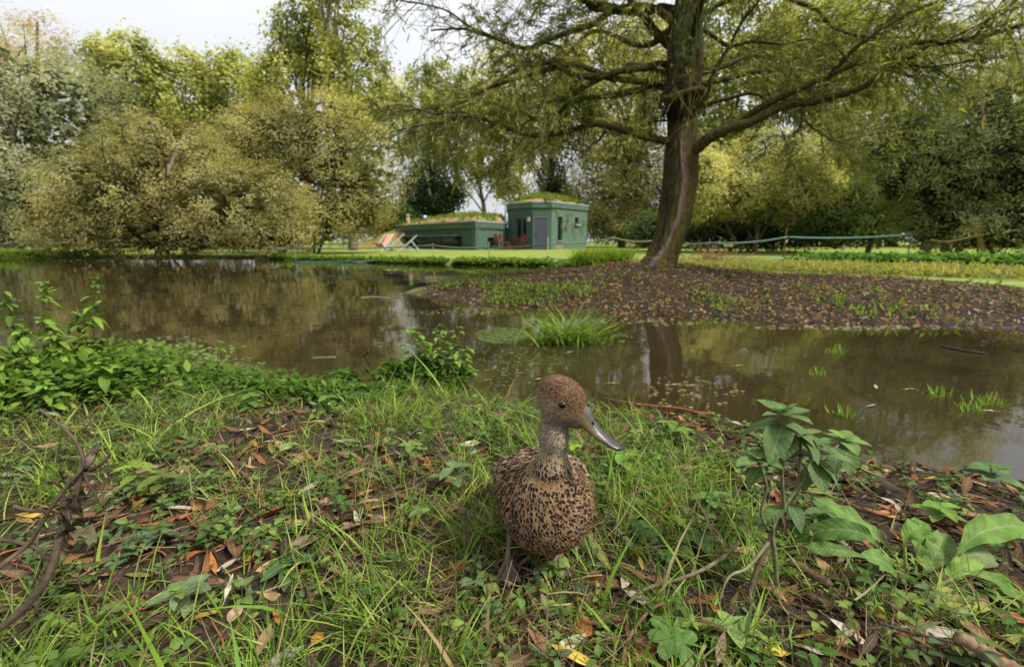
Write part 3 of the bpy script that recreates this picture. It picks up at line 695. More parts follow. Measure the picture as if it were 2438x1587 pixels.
def tree(name, label, cat, base, ells, pal, ncl=400, per=40, cr=.45, L=.10, W=.06, trunk_r=.16, shell=.7, droop=.2, group=None, seed=1, gap=0., zmin=None, big=0, stems=1, limbs=16, barkcol=(.13, .10, .07), flat=.8):
    base = np.array(base, float); E_ = np.array(ells, float); r = np.random.default_rng(seed+100)
    t = empty(name, base, label, cat, group)
    El = E_.copy(); El[:, :3] -= base
    mb = MB(); c = crown_cloud(mb, El, ncl, per, cr, L, W, pal, shell, droop, 1., seed, flat, None if zmin is None else zmin-base[2], gap, big)
    mb.obj('crown', M['leaf_far'], t)
    # trunk(s) and limbs
    top = El[np.argmax(El[:, 2]+El[:, 5]*.5)]
    mb = MB()
    ends = []
    for s in range(stems):
        off = r.normal(0, .25*(stems > 1), 2); tp = np.array([top[0], top[1], top[2]+top[5]*.3])+np.array([*r.normal(0, top[3]*.5*(stems > 1), 2), 0])
        pts = [np.array([off[0], off[1], -.15]), np.array([off[0]*1.1, off[1]*1.1, .1])]
        for f in (.25, .5, .75, 1.): pts.append(np.array([*off, 0])*(1-f)+tp*f+r.normal(0, .05*tp[2]*(.4+.6*(stems > 1)), 3)*[1, 1, .3])
        pth = smooth_path(pts, 16); rad = trunk_r*np.linspace(1.25, .18, 16)/(1+.35*(stems-1))
        v, q = tubes(pth, rad, 8); mb.add(v, q, col=barkcol); ends.append(pth)
    if len(c):
        cc = c[r.choice(len(c), min(limbs, len(c)), replace=False)]
        for e in cc:
            pth = ends[r.integers(len(ends))]; hts = pth[:, 2]; want = e[2]*.55; i = min(int(np.argmin(np.abs(hts-want))), 12)
            a = pth[i]; mid = (a*.5+e*.5)+np.array([0, 0, .06*np.linalg.norm(e-a)])
            pp = smooth_path([a, mid, e], 8); v, q = tubes(pp, np.linspace(trunk_r*.38, .012, 8), 5); mb.add(v, q, col=barkcol)
    mb.obj('trunk', M['bark_far'], t)
    return t
def EL(px, py, rx, rz, Y, ry=None):
    c = P(px, py, Y); x1 = P(px+rx, py, Y)[0]-c[0]; z1 = (P(px, py-rz, Y)[2]-P(px, py+rz, Y)[2])/2
    return (*c, x1, ry if ry else x1*.8, z1)
def base_at(px, Y):
    k = ray(px, 574); x = k[0]/k[1]*Y; return (x, Y, height(x, Y))
SILVER = [(.06, .07, .030), (.17, .19, .095), (.30, .32, .18), (.44, .45, .30)]
OLIVE = [(.075, .080, .022), (.18, .172, .048), (.30, .28, .085), (.42, .385, .14)]
OLIVE_BR = [(.085, .085, .025), (.21, .195, .058), (.33, .30, .10), (.44, .40, .17)]
YGREEN = [(.070, .088, .018), (.16, .185, .035), (.28, .30, .065), (.40, .385, .11)]
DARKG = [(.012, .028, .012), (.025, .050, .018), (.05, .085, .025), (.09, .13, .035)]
MIDG = [(.045, .060, .014), (.13, .15, .030), (.26, .28, .06), (.42, .41, .11)]
PALE = [(.11, .12, .03), (.24, .25, .07), (.40, .39, .13), (.52, .47, .18)]
ORANGE = [(.16, .13, .05), (.30, .22, .09), (.40, .28, .13), (.36, .34, .12)]
RDARK = [(.034, .046, .016), (.085, .105, .034), (.17, .19, .060), (.28, .29, .11)]
# left: big silvery willow and the rusty crown behind it
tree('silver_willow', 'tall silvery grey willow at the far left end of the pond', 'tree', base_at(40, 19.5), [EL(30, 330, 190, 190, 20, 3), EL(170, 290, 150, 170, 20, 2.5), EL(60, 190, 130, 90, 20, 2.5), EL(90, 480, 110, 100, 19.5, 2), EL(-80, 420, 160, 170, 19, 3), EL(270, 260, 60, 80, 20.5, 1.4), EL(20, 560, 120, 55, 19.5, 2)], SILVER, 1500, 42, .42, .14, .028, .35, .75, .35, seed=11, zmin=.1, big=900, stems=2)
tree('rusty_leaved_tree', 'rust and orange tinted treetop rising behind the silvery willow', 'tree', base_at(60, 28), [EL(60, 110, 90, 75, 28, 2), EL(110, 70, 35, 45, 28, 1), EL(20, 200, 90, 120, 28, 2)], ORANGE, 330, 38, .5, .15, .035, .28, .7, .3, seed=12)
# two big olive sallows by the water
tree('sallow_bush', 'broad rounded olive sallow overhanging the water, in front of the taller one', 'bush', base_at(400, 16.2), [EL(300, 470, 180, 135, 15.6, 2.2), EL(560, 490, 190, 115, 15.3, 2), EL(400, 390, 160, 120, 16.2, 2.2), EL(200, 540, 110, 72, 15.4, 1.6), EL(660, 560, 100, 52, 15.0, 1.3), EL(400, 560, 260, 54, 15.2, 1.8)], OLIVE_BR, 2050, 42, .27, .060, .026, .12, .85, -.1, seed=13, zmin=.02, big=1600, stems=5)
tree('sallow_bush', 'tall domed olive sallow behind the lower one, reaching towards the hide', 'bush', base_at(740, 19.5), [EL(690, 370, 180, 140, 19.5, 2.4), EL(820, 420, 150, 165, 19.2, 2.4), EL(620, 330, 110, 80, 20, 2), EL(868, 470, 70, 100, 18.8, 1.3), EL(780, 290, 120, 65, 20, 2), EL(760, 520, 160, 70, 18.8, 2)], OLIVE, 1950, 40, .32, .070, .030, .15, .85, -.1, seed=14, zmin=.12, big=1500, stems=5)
# poplars behind
G_ = 'yellow green poplars behind the sallows'
for i, (px, w, ytop, lab) in enumerate([(300, 105, 80, 'yellow-green poplar just right of the silvery willow, pointed top'), (430, 85, 120, 'yellow-green poplar standing behind the front sallow'), (560, 90, 110, 'mid-green poplar standing behind the dip between the sallows')]):
    Y = 31+i
    tree('poplar', lab, 'tree', base_at(px, Y), [EL(px, ytop+110, w, 100, Y, 2.2), EL(px+8, ytop+40, w*.45, 45, Y, 1.3), EL(px-45, ytop+90, w*.45, 60, Y, 1.3), EL(px+55, ytop+120, w*.45, 60, Y, 1.3), EL(px, ytop+240, w*.9, 90, Y, 2)], YGREEN, 520, 34, .52, .17, .13, .22, .6, .1, G_, 20+i, gap=.33)
tree('poplar', 'tall loose poplar rising to the top edge above the tall sallow', 'tree', base_at(715, 27), [EL(700, 110, 60, 90, 27, 1.8), EL(690, 190, 90, 80, 27, 1.8), EL(740, 40, 50, 60, 27, 1.4), EL(650, 230, 70, 60, 27, 1.5)], MIDG, 420, 32, .5, .15, .11, .22, .6, .15, G_, 24, gap=.38)
tree('poplar', 'tallest poplar over the right sallow, its top beyond the upper edge', 'tree', base_at(840, 26), [EL(830, 60, 85, 90, 26, 2), EL(800, -60, 70, 80, 26, 2), EL(850, 190, 90, 110, 26, 2.2), EL(780, 160, 60, 80, 26, 1.5), EL(900, 260, 70, 80, 26, 1.5)], MIDG, 620, 32, .5, .15, .10, .26, .6, .2, G_, 25, gap=.40)
# behind the hide
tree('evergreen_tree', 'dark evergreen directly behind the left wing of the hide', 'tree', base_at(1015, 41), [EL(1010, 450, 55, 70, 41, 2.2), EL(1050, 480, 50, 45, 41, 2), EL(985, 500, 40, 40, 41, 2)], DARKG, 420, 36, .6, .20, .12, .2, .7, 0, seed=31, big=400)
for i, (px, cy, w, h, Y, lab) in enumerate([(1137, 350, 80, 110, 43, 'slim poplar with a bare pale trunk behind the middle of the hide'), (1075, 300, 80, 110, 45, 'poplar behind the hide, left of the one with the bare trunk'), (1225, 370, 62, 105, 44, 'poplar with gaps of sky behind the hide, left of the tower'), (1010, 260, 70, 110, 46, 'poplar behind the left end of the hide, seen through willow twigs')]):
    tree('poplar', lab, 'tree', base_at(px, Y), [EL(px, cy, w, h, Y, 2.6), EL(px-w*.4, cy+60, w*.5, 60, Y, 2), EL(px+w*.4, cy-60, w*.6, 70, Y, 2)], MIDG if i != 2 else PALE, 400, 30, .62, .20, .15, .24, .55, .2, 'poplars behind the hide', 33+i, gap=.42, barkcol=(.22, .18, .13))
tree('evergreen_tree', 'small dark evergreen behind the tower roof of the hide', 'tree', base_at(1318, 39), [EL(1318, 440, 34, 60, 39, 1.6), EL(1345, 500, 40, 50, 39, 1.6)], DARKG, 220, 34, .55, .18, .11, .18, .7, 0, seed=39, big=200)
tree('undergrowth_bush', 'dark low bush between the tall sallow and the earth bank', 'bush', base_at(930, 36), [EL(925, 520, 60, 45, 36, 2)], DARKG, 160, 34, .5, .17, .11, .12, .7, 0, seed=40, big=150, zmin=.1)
# right of the hide
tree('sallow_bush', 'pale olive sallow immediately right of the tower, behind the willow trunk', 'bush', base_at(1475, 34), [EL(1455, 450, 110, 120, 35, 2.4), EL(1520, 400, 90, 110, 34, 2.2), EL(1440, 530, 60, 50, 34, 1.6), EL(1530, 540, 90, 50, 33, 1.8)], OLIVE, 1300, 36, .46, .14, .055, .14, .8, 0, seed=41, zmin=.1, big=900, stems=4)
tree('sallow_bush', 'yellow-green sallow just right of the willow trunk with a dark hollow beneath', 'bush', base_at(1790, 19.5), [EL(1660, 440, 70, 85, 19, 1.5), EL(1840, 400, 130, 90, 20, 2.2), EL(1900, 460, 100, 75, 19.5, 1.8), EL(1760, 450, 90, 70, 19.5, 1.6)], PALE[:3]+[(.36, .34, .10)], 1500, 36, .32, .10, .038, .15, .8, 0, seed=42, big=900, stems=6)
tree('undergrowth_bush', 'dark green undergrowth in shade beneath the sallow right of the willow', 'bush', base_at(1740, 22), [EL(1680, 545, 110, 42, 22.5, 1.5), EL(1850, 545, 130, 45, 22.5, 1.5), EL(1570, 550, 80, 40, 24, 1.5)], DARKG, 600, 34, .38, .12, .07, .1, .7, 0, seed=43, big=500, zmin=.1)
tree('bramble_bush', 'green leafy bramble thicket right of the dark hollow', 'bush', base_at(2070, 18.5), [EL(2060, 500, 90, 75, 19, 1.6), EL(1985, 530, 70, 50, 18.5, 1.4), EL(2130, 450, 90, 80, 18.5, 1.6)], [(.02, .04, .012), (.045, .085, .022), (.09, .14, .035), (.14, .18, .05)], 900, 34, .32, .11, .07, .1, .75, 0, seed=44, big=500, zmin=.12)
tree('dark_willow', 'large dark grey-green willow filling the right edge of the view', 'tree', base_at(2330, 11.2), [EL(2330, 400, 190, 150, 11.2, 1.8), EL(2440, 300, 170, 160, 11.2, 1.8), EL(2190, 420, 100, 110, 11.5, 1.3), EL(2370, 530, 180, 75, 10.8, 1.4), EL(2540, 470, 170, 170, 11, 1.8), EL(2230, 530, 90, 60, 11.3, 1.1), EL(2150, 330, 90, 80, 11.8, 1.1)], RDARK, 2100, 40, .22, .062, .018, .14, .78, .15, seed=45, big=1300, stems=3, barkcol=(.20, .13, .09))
tree('pale_willow', 'pale yellow-green willow in the upper right, above the dark one', 'tree', base_at(2210, 15.5), [EL(2230, 190, 150, 110, 15.5, 2), EL(2080, 300, 110, 110, 16, 1.8), EL(2380, 120, 140, 120, 15, 2), EL(2150, 380, 90, 90, 16, 1.5)], [(.07, .085, .025), (.15, .17, .05), (.27, .29, .09), (.40, .38, .12)], 1300, 36, .34, .12, .026, .2, .7, .25, seed=46, gap=.25, stems=2)
tree('yellowing_tree', 'tall yellow-green tree behind the willow branches, right of the trunk', 'tree', base_at(1760, 31), [EL(1760, 230, 120, 130, 31, 2.5), EL(1860, 130, 110, 120, 31, 2.5), EL(1720, 80, 90, 110, 31, 2.4), EL(1700, 350, 90, 70, 31, 2)], YGREEN, 1000, 34, .55, .18, .12, .3, .6, .1, seed=47, gap=.36)
tree('yellowing_tree', 'yellow-green tree in the upper right behind the long willow limbs', 'tree', base_at(2000, 29), [EL(1990, 200, 130, 140, 29, 2.5), EL(2080, 80, 120, 120, 29, 2.5), EL(1930, 60, 90, 90, 29, 2), EL(1960, 370, 100, 80, 28, 2)], [(.07, .09, .015), (.15, .18, .03), (.27, .29, .05), (.42, .38, .09)], 1000, 34, .52, .17, .11, .3, .6, .1, seed=48, gap=.34)
tree('yellowing_tree', 'yellow-green tree behind the willow, just left of its trunk', 'tree', base_at(1480, 34), [EL(1480, 230, 120, 110, 34, 2.6), EL(1400, 160, 90, 100, 34, 2.4), EL(1530, 120, 80, 100, 34, 2.4), EL(1450, 330, 110, 70, 34, 2.4)], PALE, 900, 34, .58, .19, .12, .3, .6, .1, seed=49, gap=.37)
tree('yellowing_tree', 'pale tree behind the willow twigs, above the tower of the hide', 'tree', base_at(1290, 38), [EL(1290, 290, 95, 90, 38, 2.6), EL(1200, 200, 90, 90, 38, 2.4), EL(1320, 180, 80, 80, 38, 2.4)], PALE, 560, 32, .62, .20, .13, .28, .58, .1, seed=50, gap=.42)
tree('hedgerow_tree', 'distant green tree between the yellowing trees, lower right', 'tree', base_at(2120, 33), [EL(2120, 420, 170, 110, 33, 2.6), EL(1900, 470, 150, 80, 33, 2.4), EL(1680, 470, 110, 90, 34, 2.4)], MIDG, 900, 32, .6, .20, .13, .3, .65, .1, seed=51, big=400)
tree('hedgerow_tree', 'distant green tree behind the gap between the left sallow and the silvery willow', 'tree', base_at(250, 36), [EL(240, 440, 160, 130, 36, 3), EL(480, 400, 200, 110, 37, 3), EL(20, 470, 170, 110, 34, 3)], MIDG, 800, 32, .62, .22, .14, .3, .65, .1, seed=52, big=400)
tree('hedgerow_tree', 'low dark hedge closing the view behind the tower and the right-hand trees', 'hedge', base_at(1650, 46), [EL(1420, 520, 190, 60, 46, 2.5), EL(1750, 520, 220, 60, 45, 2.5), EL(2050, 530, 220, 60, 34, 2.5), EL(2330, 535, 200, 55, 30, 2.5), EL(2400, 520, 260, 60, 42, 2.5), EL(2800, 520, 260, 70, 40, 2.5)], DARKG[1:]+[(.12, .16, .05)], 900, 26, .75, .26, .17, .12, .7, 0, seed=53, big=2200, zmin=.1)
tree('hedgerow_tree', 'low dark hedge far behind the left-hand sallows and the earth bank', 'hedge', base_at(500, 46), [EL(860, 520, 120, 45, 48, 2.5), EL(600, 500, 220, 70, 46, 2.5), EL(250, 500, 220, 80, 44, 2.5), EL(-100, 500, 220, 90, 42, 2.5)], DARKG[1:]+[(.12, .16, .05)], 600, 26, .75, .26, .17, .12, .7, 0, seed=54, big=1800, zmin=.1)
# bare driftwood-pale limb on the dark willow
mb = MB()
pth = smooth_path([P(2335, 600, 10.4), P(2332, 555, 10.3), P(2322, 520, 10.3), P(2300, 512, 10.2)], 12); v, q = tubes(pth, np.linspace(.07, .03, 12), 7); mb.add(v, q, col=(.24, .15, .10))
pth = smooth_path([P(2420, 548, 10.2), P(2330, 560, 10.2), P(2260, 575, 10.2), P(2215, 570, 10.3)], 14); v, q = tubes(pth, np.linspace(.03, .008, 14), 5); mb.add(v, q, col=(.30, .22, .13))
o = mb.obj('dead_snag', M['bark_far']); tag(o, 'bare reddish broken snag in front of the dark willow at the right', 'dead branch')
# lines of herbs at the lawn's edge and under the right-hand trees (nobody could count them)
def herb_band(name, pts, wid, n, hgt, pal, L, W, seed, upr=1.0):
    r = np.random.default_rng(seed); pts = smooth_path(np.array(pts, float), 60); i = r.integers(0, 60, n); t = pts[i]+r.normal(0, wid, (n, 2))
    cl = fbm(t[:, 0]*2, t[:, 1]*2, s=seed); g = (psd(pond, t[:, 0], t[:, 1]) > -.04) & (cl > .3); t = t[g]; cl = cl[g]; n = len(t)
    z = height(t[:, 0], t[:, 1]); hh = hgt*(.25+1.3*cl)*r.uniform(.1, 1, n)
    p = np.column_stack([t, z+hh]); d = nrm(r.normal(0, 1, (n, 3))*[1, 1, .5]+[0, 0, upr*.5]); s, u = frames(d)
    v, q, uv, k = strips(p, d, s, u, L*r.uniform(.6, 1.4, n), W*r.uniform(.6, 1.4, n), [.3, 1, .1], -.25)
    pal = np.array(pal); c = pal[np.clip((cl*len(pal)+r.normal(0, .6, n)).astype(int), 0, len(pal)-1)]*r.uniform(.75, 1.25, (n, 1))
    o = MB().add(v, q, col=np.repeat(c, k, 0), uv=uv).obj(name, M['leaf_far']); tag(o, kind='stuff'); return o
LUSH = [(.07, .13, .018), (.085, .155, .022), (.14, .225, .038), (.20, .27, .055)]
herb_band('waterside_herbs', GP([(600, 614), (700, 617), (850, 621), (1000, 626), (1100, 627.5), (1200, 629), (1290, 632), (1350, 636)], .03), .25, 22000, .10, LUSH, .08, .028, 71)
herb_band('waterside_herbs', GP([(-200, 610), (0, 612), (100, 613), (250, 614)], .03), .5, 5000, .22, LUSH, .10, .03, 72)
herb_band('nettle_bed', [tuple(P(x, 600, y)[:2]) for x, y in ((1980, 10.5), (2100, 9.5), (2250, 8.6), (2438, 7.8), (2700, 7))], .42, 11000, .20, [(.03, .08, .018), (.06, .13, .025), (.09, .18, .035), (.15, .25, .05)], .10, .035, 73)
herb_band('rough_grass', [tuple(P(x, 600, y)[:2]) for x, y in ((1600, 8.5), (1750, 8.0), (1950, 7.4), (2200, 6.6), (2438, 6.0))], .55, 16000, .09, [(.11, .15, .03), (.17, .21, .045), (.25, .25, .08), (.28, .235, .11)], .08, .012, 74, 2.)
def fern_clump(px, Y, label, h, seed):
    r = np.random.default_rng(seed); b = base_at(px, Y); t = empty('tall_grass_clump', b, label, 'grass clump'); n = 900
    a = r.uniform(0, 6.28, n); p = np.column_stack([r.normal(0, .13, n), r.normal(0, .15, n), np.zeros(n)]); d = nrm(np.column_stack([np.cos(a)*.45, np.sin(a)*.45, np.ones(n)])); s = np.column_stack([-np.sin(a), np.cos(a), 0*a]); u = nrm(np.column_stack([np.cos(a), np.sin(a), -.3+0*a]))
    v, q, uv, k = strips(p, d, s, u, h*r.uniform(.5, 1.1, n), r.uniform(.008, .016, n), [1, 1, .7, .1], .35)
    pal = np.array(LUSH)[r.integers(1, 4, n)]*1.15; MB().add(v, q, col=np.repeat(pal, k, 0), uv=uv).obj('blades', M['leaf_far'], t)['kind'] = 'stuff'
fern_clump(1412, 8.6, 'bright green tall grass clump left of the willow base, under the tan tape', .42, 81)
fern_clump(1462, 8.8, 'bright green tall grass clump right beside the willow base', .40, 82)
# dead brush pile right of the trunk
r = np.random.default_rng(5); mb = MB(); bc = P(1700, 600, 9.0); gz = height(bc[0], bc[1])
for i in range(90):
    a = np.array([bc[0]+r.normal(0, .22), bc[1]+r.normal(0, .2), gz+r.uniform(0, .1)]); dl = nrm(r.normal(0, 1, 3)*[1, .6, .5]+[0, 0, .5])*r.uniform(.2, .55)
    pth = smooth_path([a, a+dl*.5+r.normal(0, .05, 3), a+dl+r.normal(0, .08, 3)], 6); v, q = tubes(pth, np.linspace(.008, .002, 6), 4); mb.add(v, q, col=np.array([.30, .17, .11])*r.uniform(.7, 1.3))
n = 700; p = bc+r.normal(0, 1, (n, 3))*[.26, .2, .10]; p[:, 2] = gz+np.abs(r.normal(0, .13, n)); d = nrm(r.normal(0, 1, (n, 3))); s, u = frames(d)
v, q, uv, k = strips(p, d, s, u, r.uniform(.03, .08, n), r.uniform(.006, .014, n), [.3, 1, .1], .3); mb.add(v, q, col=np.repeat(np.array([[.30, .18, .12]])*r.uniform(.6, 1.3, (n, 1)), k, 0), uv=uv)
o = mb.obj('brush_pile', M['leaf_far']); tag(o, 'heap of dead reddish-brown brushwood on the grass right of the willow trunk', 'brushwood')
# worn sandy strip behind the right lawn

# ------------------------------------------------------------------ the old willow on the mound
def build_willow():
    S = 1.0244; D = 5.5; r = np.random.default_rng(90)
    gz = height(TREE[0], TREE[1])
    root = empty('old_willow', (TREE[0], TREE[1], gz), 'old willow with leaning ridged trunk and wide limbs on the leaf-strewn mound', 'tree')
    org = np.array([TREE[0], TREE[1], gz])
    # trunk: (x centre, y, width) read in the 2380-wide view
    prof = [(1530, 628, 96), (1535, 612, 80), (1542, 590, 72), (1553, 560, 70), (1561, 530, 74), (1568, 500, 80), (1575, 460, 82), (1581, 420, 82), (1584, 380, 80), (1585, 345, 80), (1585, 310, 70), (1585, 270, 70), (1586, 220, 78), (1590, 170, 84), (1592, 120, 86), (1596, 60, 76), (1602, 0, 70), (1606, -80, 62), (1600, -200, 50), (1596, -400, 36), (1600, -620, 20)]
    c = []; w = []
    for i, (x, y, wd) in enumerate(prof):
        Y = D+.02*i*(i < 12)+(.22 if i >= 12 else 0)*0; a = P(x*S, y*S, Y); b = P((x+wd/2)*S, y*S, Y); c.append(a); w.append((b[0]-a[0])*.94)
    c[0][2] = min(c[0][2], gz-.02); c.insert(0, c[0]-[0.0, 0, .18]); w.insert(0, w[0]*1.15)
    n = 260; pc = smooth_path(c, n); pw = np.interp(np.linspace(0, len(w)-1, n), range(len(w)), w)
    sides = 110; a = np.arange(sides)*2*math.pi/sides
    d = nrm(np.gradient(pc, axis=0)); s = nrm(np.cross(d, [0, 1., 0])); u = nrm(np.cross(s, d))   # s ~ +x
    AA, II = np.meshgrid(a, np.arange(n)); arc = np.concatenate([[0], np.cumsum(np.linalg.norm(np.diff(pc, axis=0), axis=1))])[II]
    # long vertical bark ridges, forking like willow bark
    tw = AA+.12*np.sin(arc*1.7)+.35*(fbm(arc*1.6, np.cos(AA)*1.5, np.sin(AA)*1.5, s=91)-.5)
    rid = fbm(np.cos(tw)*7.5+20, np.sin(tw)*7.5+20, arc*1.9, s=92, o=3)
    rid2 = np.abs(fbm(np.cos(tw)*15+40, np.sin(tw)*15+40, arc*3.2, s=93, o=2)-.5)*2
    lump = fbm(np.cos(AA)*1.2+5, np.sin(AA)*1.2+5, arc*1.4, s=94, o=3)-.5
    flare = np.exp(-arc/.22)
    flare = np.exp(-arc/.16); butt = flare*(.55*np.maximum(0, np.cos(AA+.5))**2+.10*np.sin(AA*5+1))
    # stripped strip of pale dead wood spiralling down the left front
    path_a = np.interp(arc[:, 0], [0, .2, .45, .8, 1.2, 1.5, 2.0], [5.6, 5.4, 5.05, 4.78, 4.80, 5.0, 5.1])[:, None]   # angle: 3pi/2 faces the viewer (-u)
    dl = (AA-path_a); strip = np.exp(-(dl/.13)**2)*sstep(2.0, 1.6, arc)*sstep(.05, .2, arc)
    rad = pw[:, None]*(1+.05*lump*2+butt)+pw[:, None]*(rid-.5)*.30*(1-strip)-pw[:, None]*(.07*(1-rid2))*(1-strip)*.5-strip*pw[:, None]*.05
    v = pc[:, None]+s[:, None]*(np.cos(AA)*rad)[..., None]-u[:, None]*(-np.sin(AA)*rad)[..., None]
    i = np.arange(n-1)[:, None]*sides; j = np.arange(sides)[None]; j2 = (j+1) % sides
    q = np.stack([i+j, i+j2, i+sides+j2, i+sides+j], -1).reshape(-1, 4)
    moss = np.clip(fbm(np.cos(AA)*1.6+3, np.sin(AA)*1.6+3, arc*2.2, s=95)*2.4-.85+.25*np.exp(-((AA-4.2)/.8)**2), 0, 1)
    pale = strip; red = .8*np.exp(-((dl+.20)/.09)**2)*sstep(2.0, 1.3, arc)*(fbm(arc*5, AA*3, s=96) > .46)
    me = mesh_np('trunk', (v-org).reshape(-1, 3), q, extra={'zone': np.stack([moss, pale, red], -1).reshape(-1, 3)})
    m, nn, L = newmat('willow_bark'); out = nd(nn, 'OutputMaterial'); bs = nd(nn, 'BsdfPrincipled', i_Roughness=.9); bs.inputs['Specular IOR Level'].default_value = .15
    z_ = nd(nn, 'Attribute', attribute_name='zone'); sx = nd(nn, 'SeparateXYZ'); L.new(z_.outputs['Vector'], sx.inputs[0])
    tc = nd(nn, 'TexCoord'); mp = nd(nn, 'Mapping'); mp.inputs['Scale'].default_value = (1, 1, .16); L.new(tc.outputs['Object'], mp.inputs[0])
    n1 = nd(nn, 'TexNoise', i_Scale=46., i_Detail=6., i_Roughness=.65); L.new(mp.outputs[0], n1.inputs['Vector'])
    n2 = nd(nn, 'TexNoise', i_Scale=60., i_Detail=5.); L.new(tc.outputs['Object'], n2.inputs['Vector'])
    bk = ramp(nn, [(.34, (.012, .009, .006)), (.5, (.046, .036, .020)), (.70, (.115, .092, .052))]); L.new(n1.outputs[0], bk.inputs[0])
    ms = ramp(nn, [(.4, (.070, .068, .012)), (.65, (.17, .15, .025))]); L.new(n2.outputs[0], ms.inputs[0])
    mf = mth(nn, L, 'MULTIPLY', sx.outputs[0], ramp(nn, [(.40, (.1, .1, .1)), (.58, (1, 1, 1))]).outputs[0]); L.new(n2.outputs[0], mf.node.inputs[1].links[0].from_node.inputs[0])
    col = mixc(nn, L, mth(nn, L, 'MULTIPLY', mf, .95), bk.outputs[0], ms.outputs[0])
    pw_ = ramp(nn, [(.35, (.07, .055, .045)), (.62, (.28, .24, .21))]); L.new(n1.outputs[0], pw_.inputs[0])
    col = mixc(nn, L, mth(nn, L, 'MULTIPLY', sx.outputs[1], .85), col, pw_.outputs[0]); col = mixc(nn, L, mth(nn, L, 'MULTIPLY', sx.outputs[2], .7), col, (.20, .055, .022))
    L.new(col, bs.inputs['Base Color'])
    bp = nd(nn, 'Bump', i_Strength=1., i_Distance=.03); L.new(n1.outputs[0], bp.inputs['Height']); L.new(bp.outputs[0], bs.inputs['Normal']); L.new(bs.outputs[0], out.inputs[0])
    M['bark'] = m; link('trunk', me, m, root)
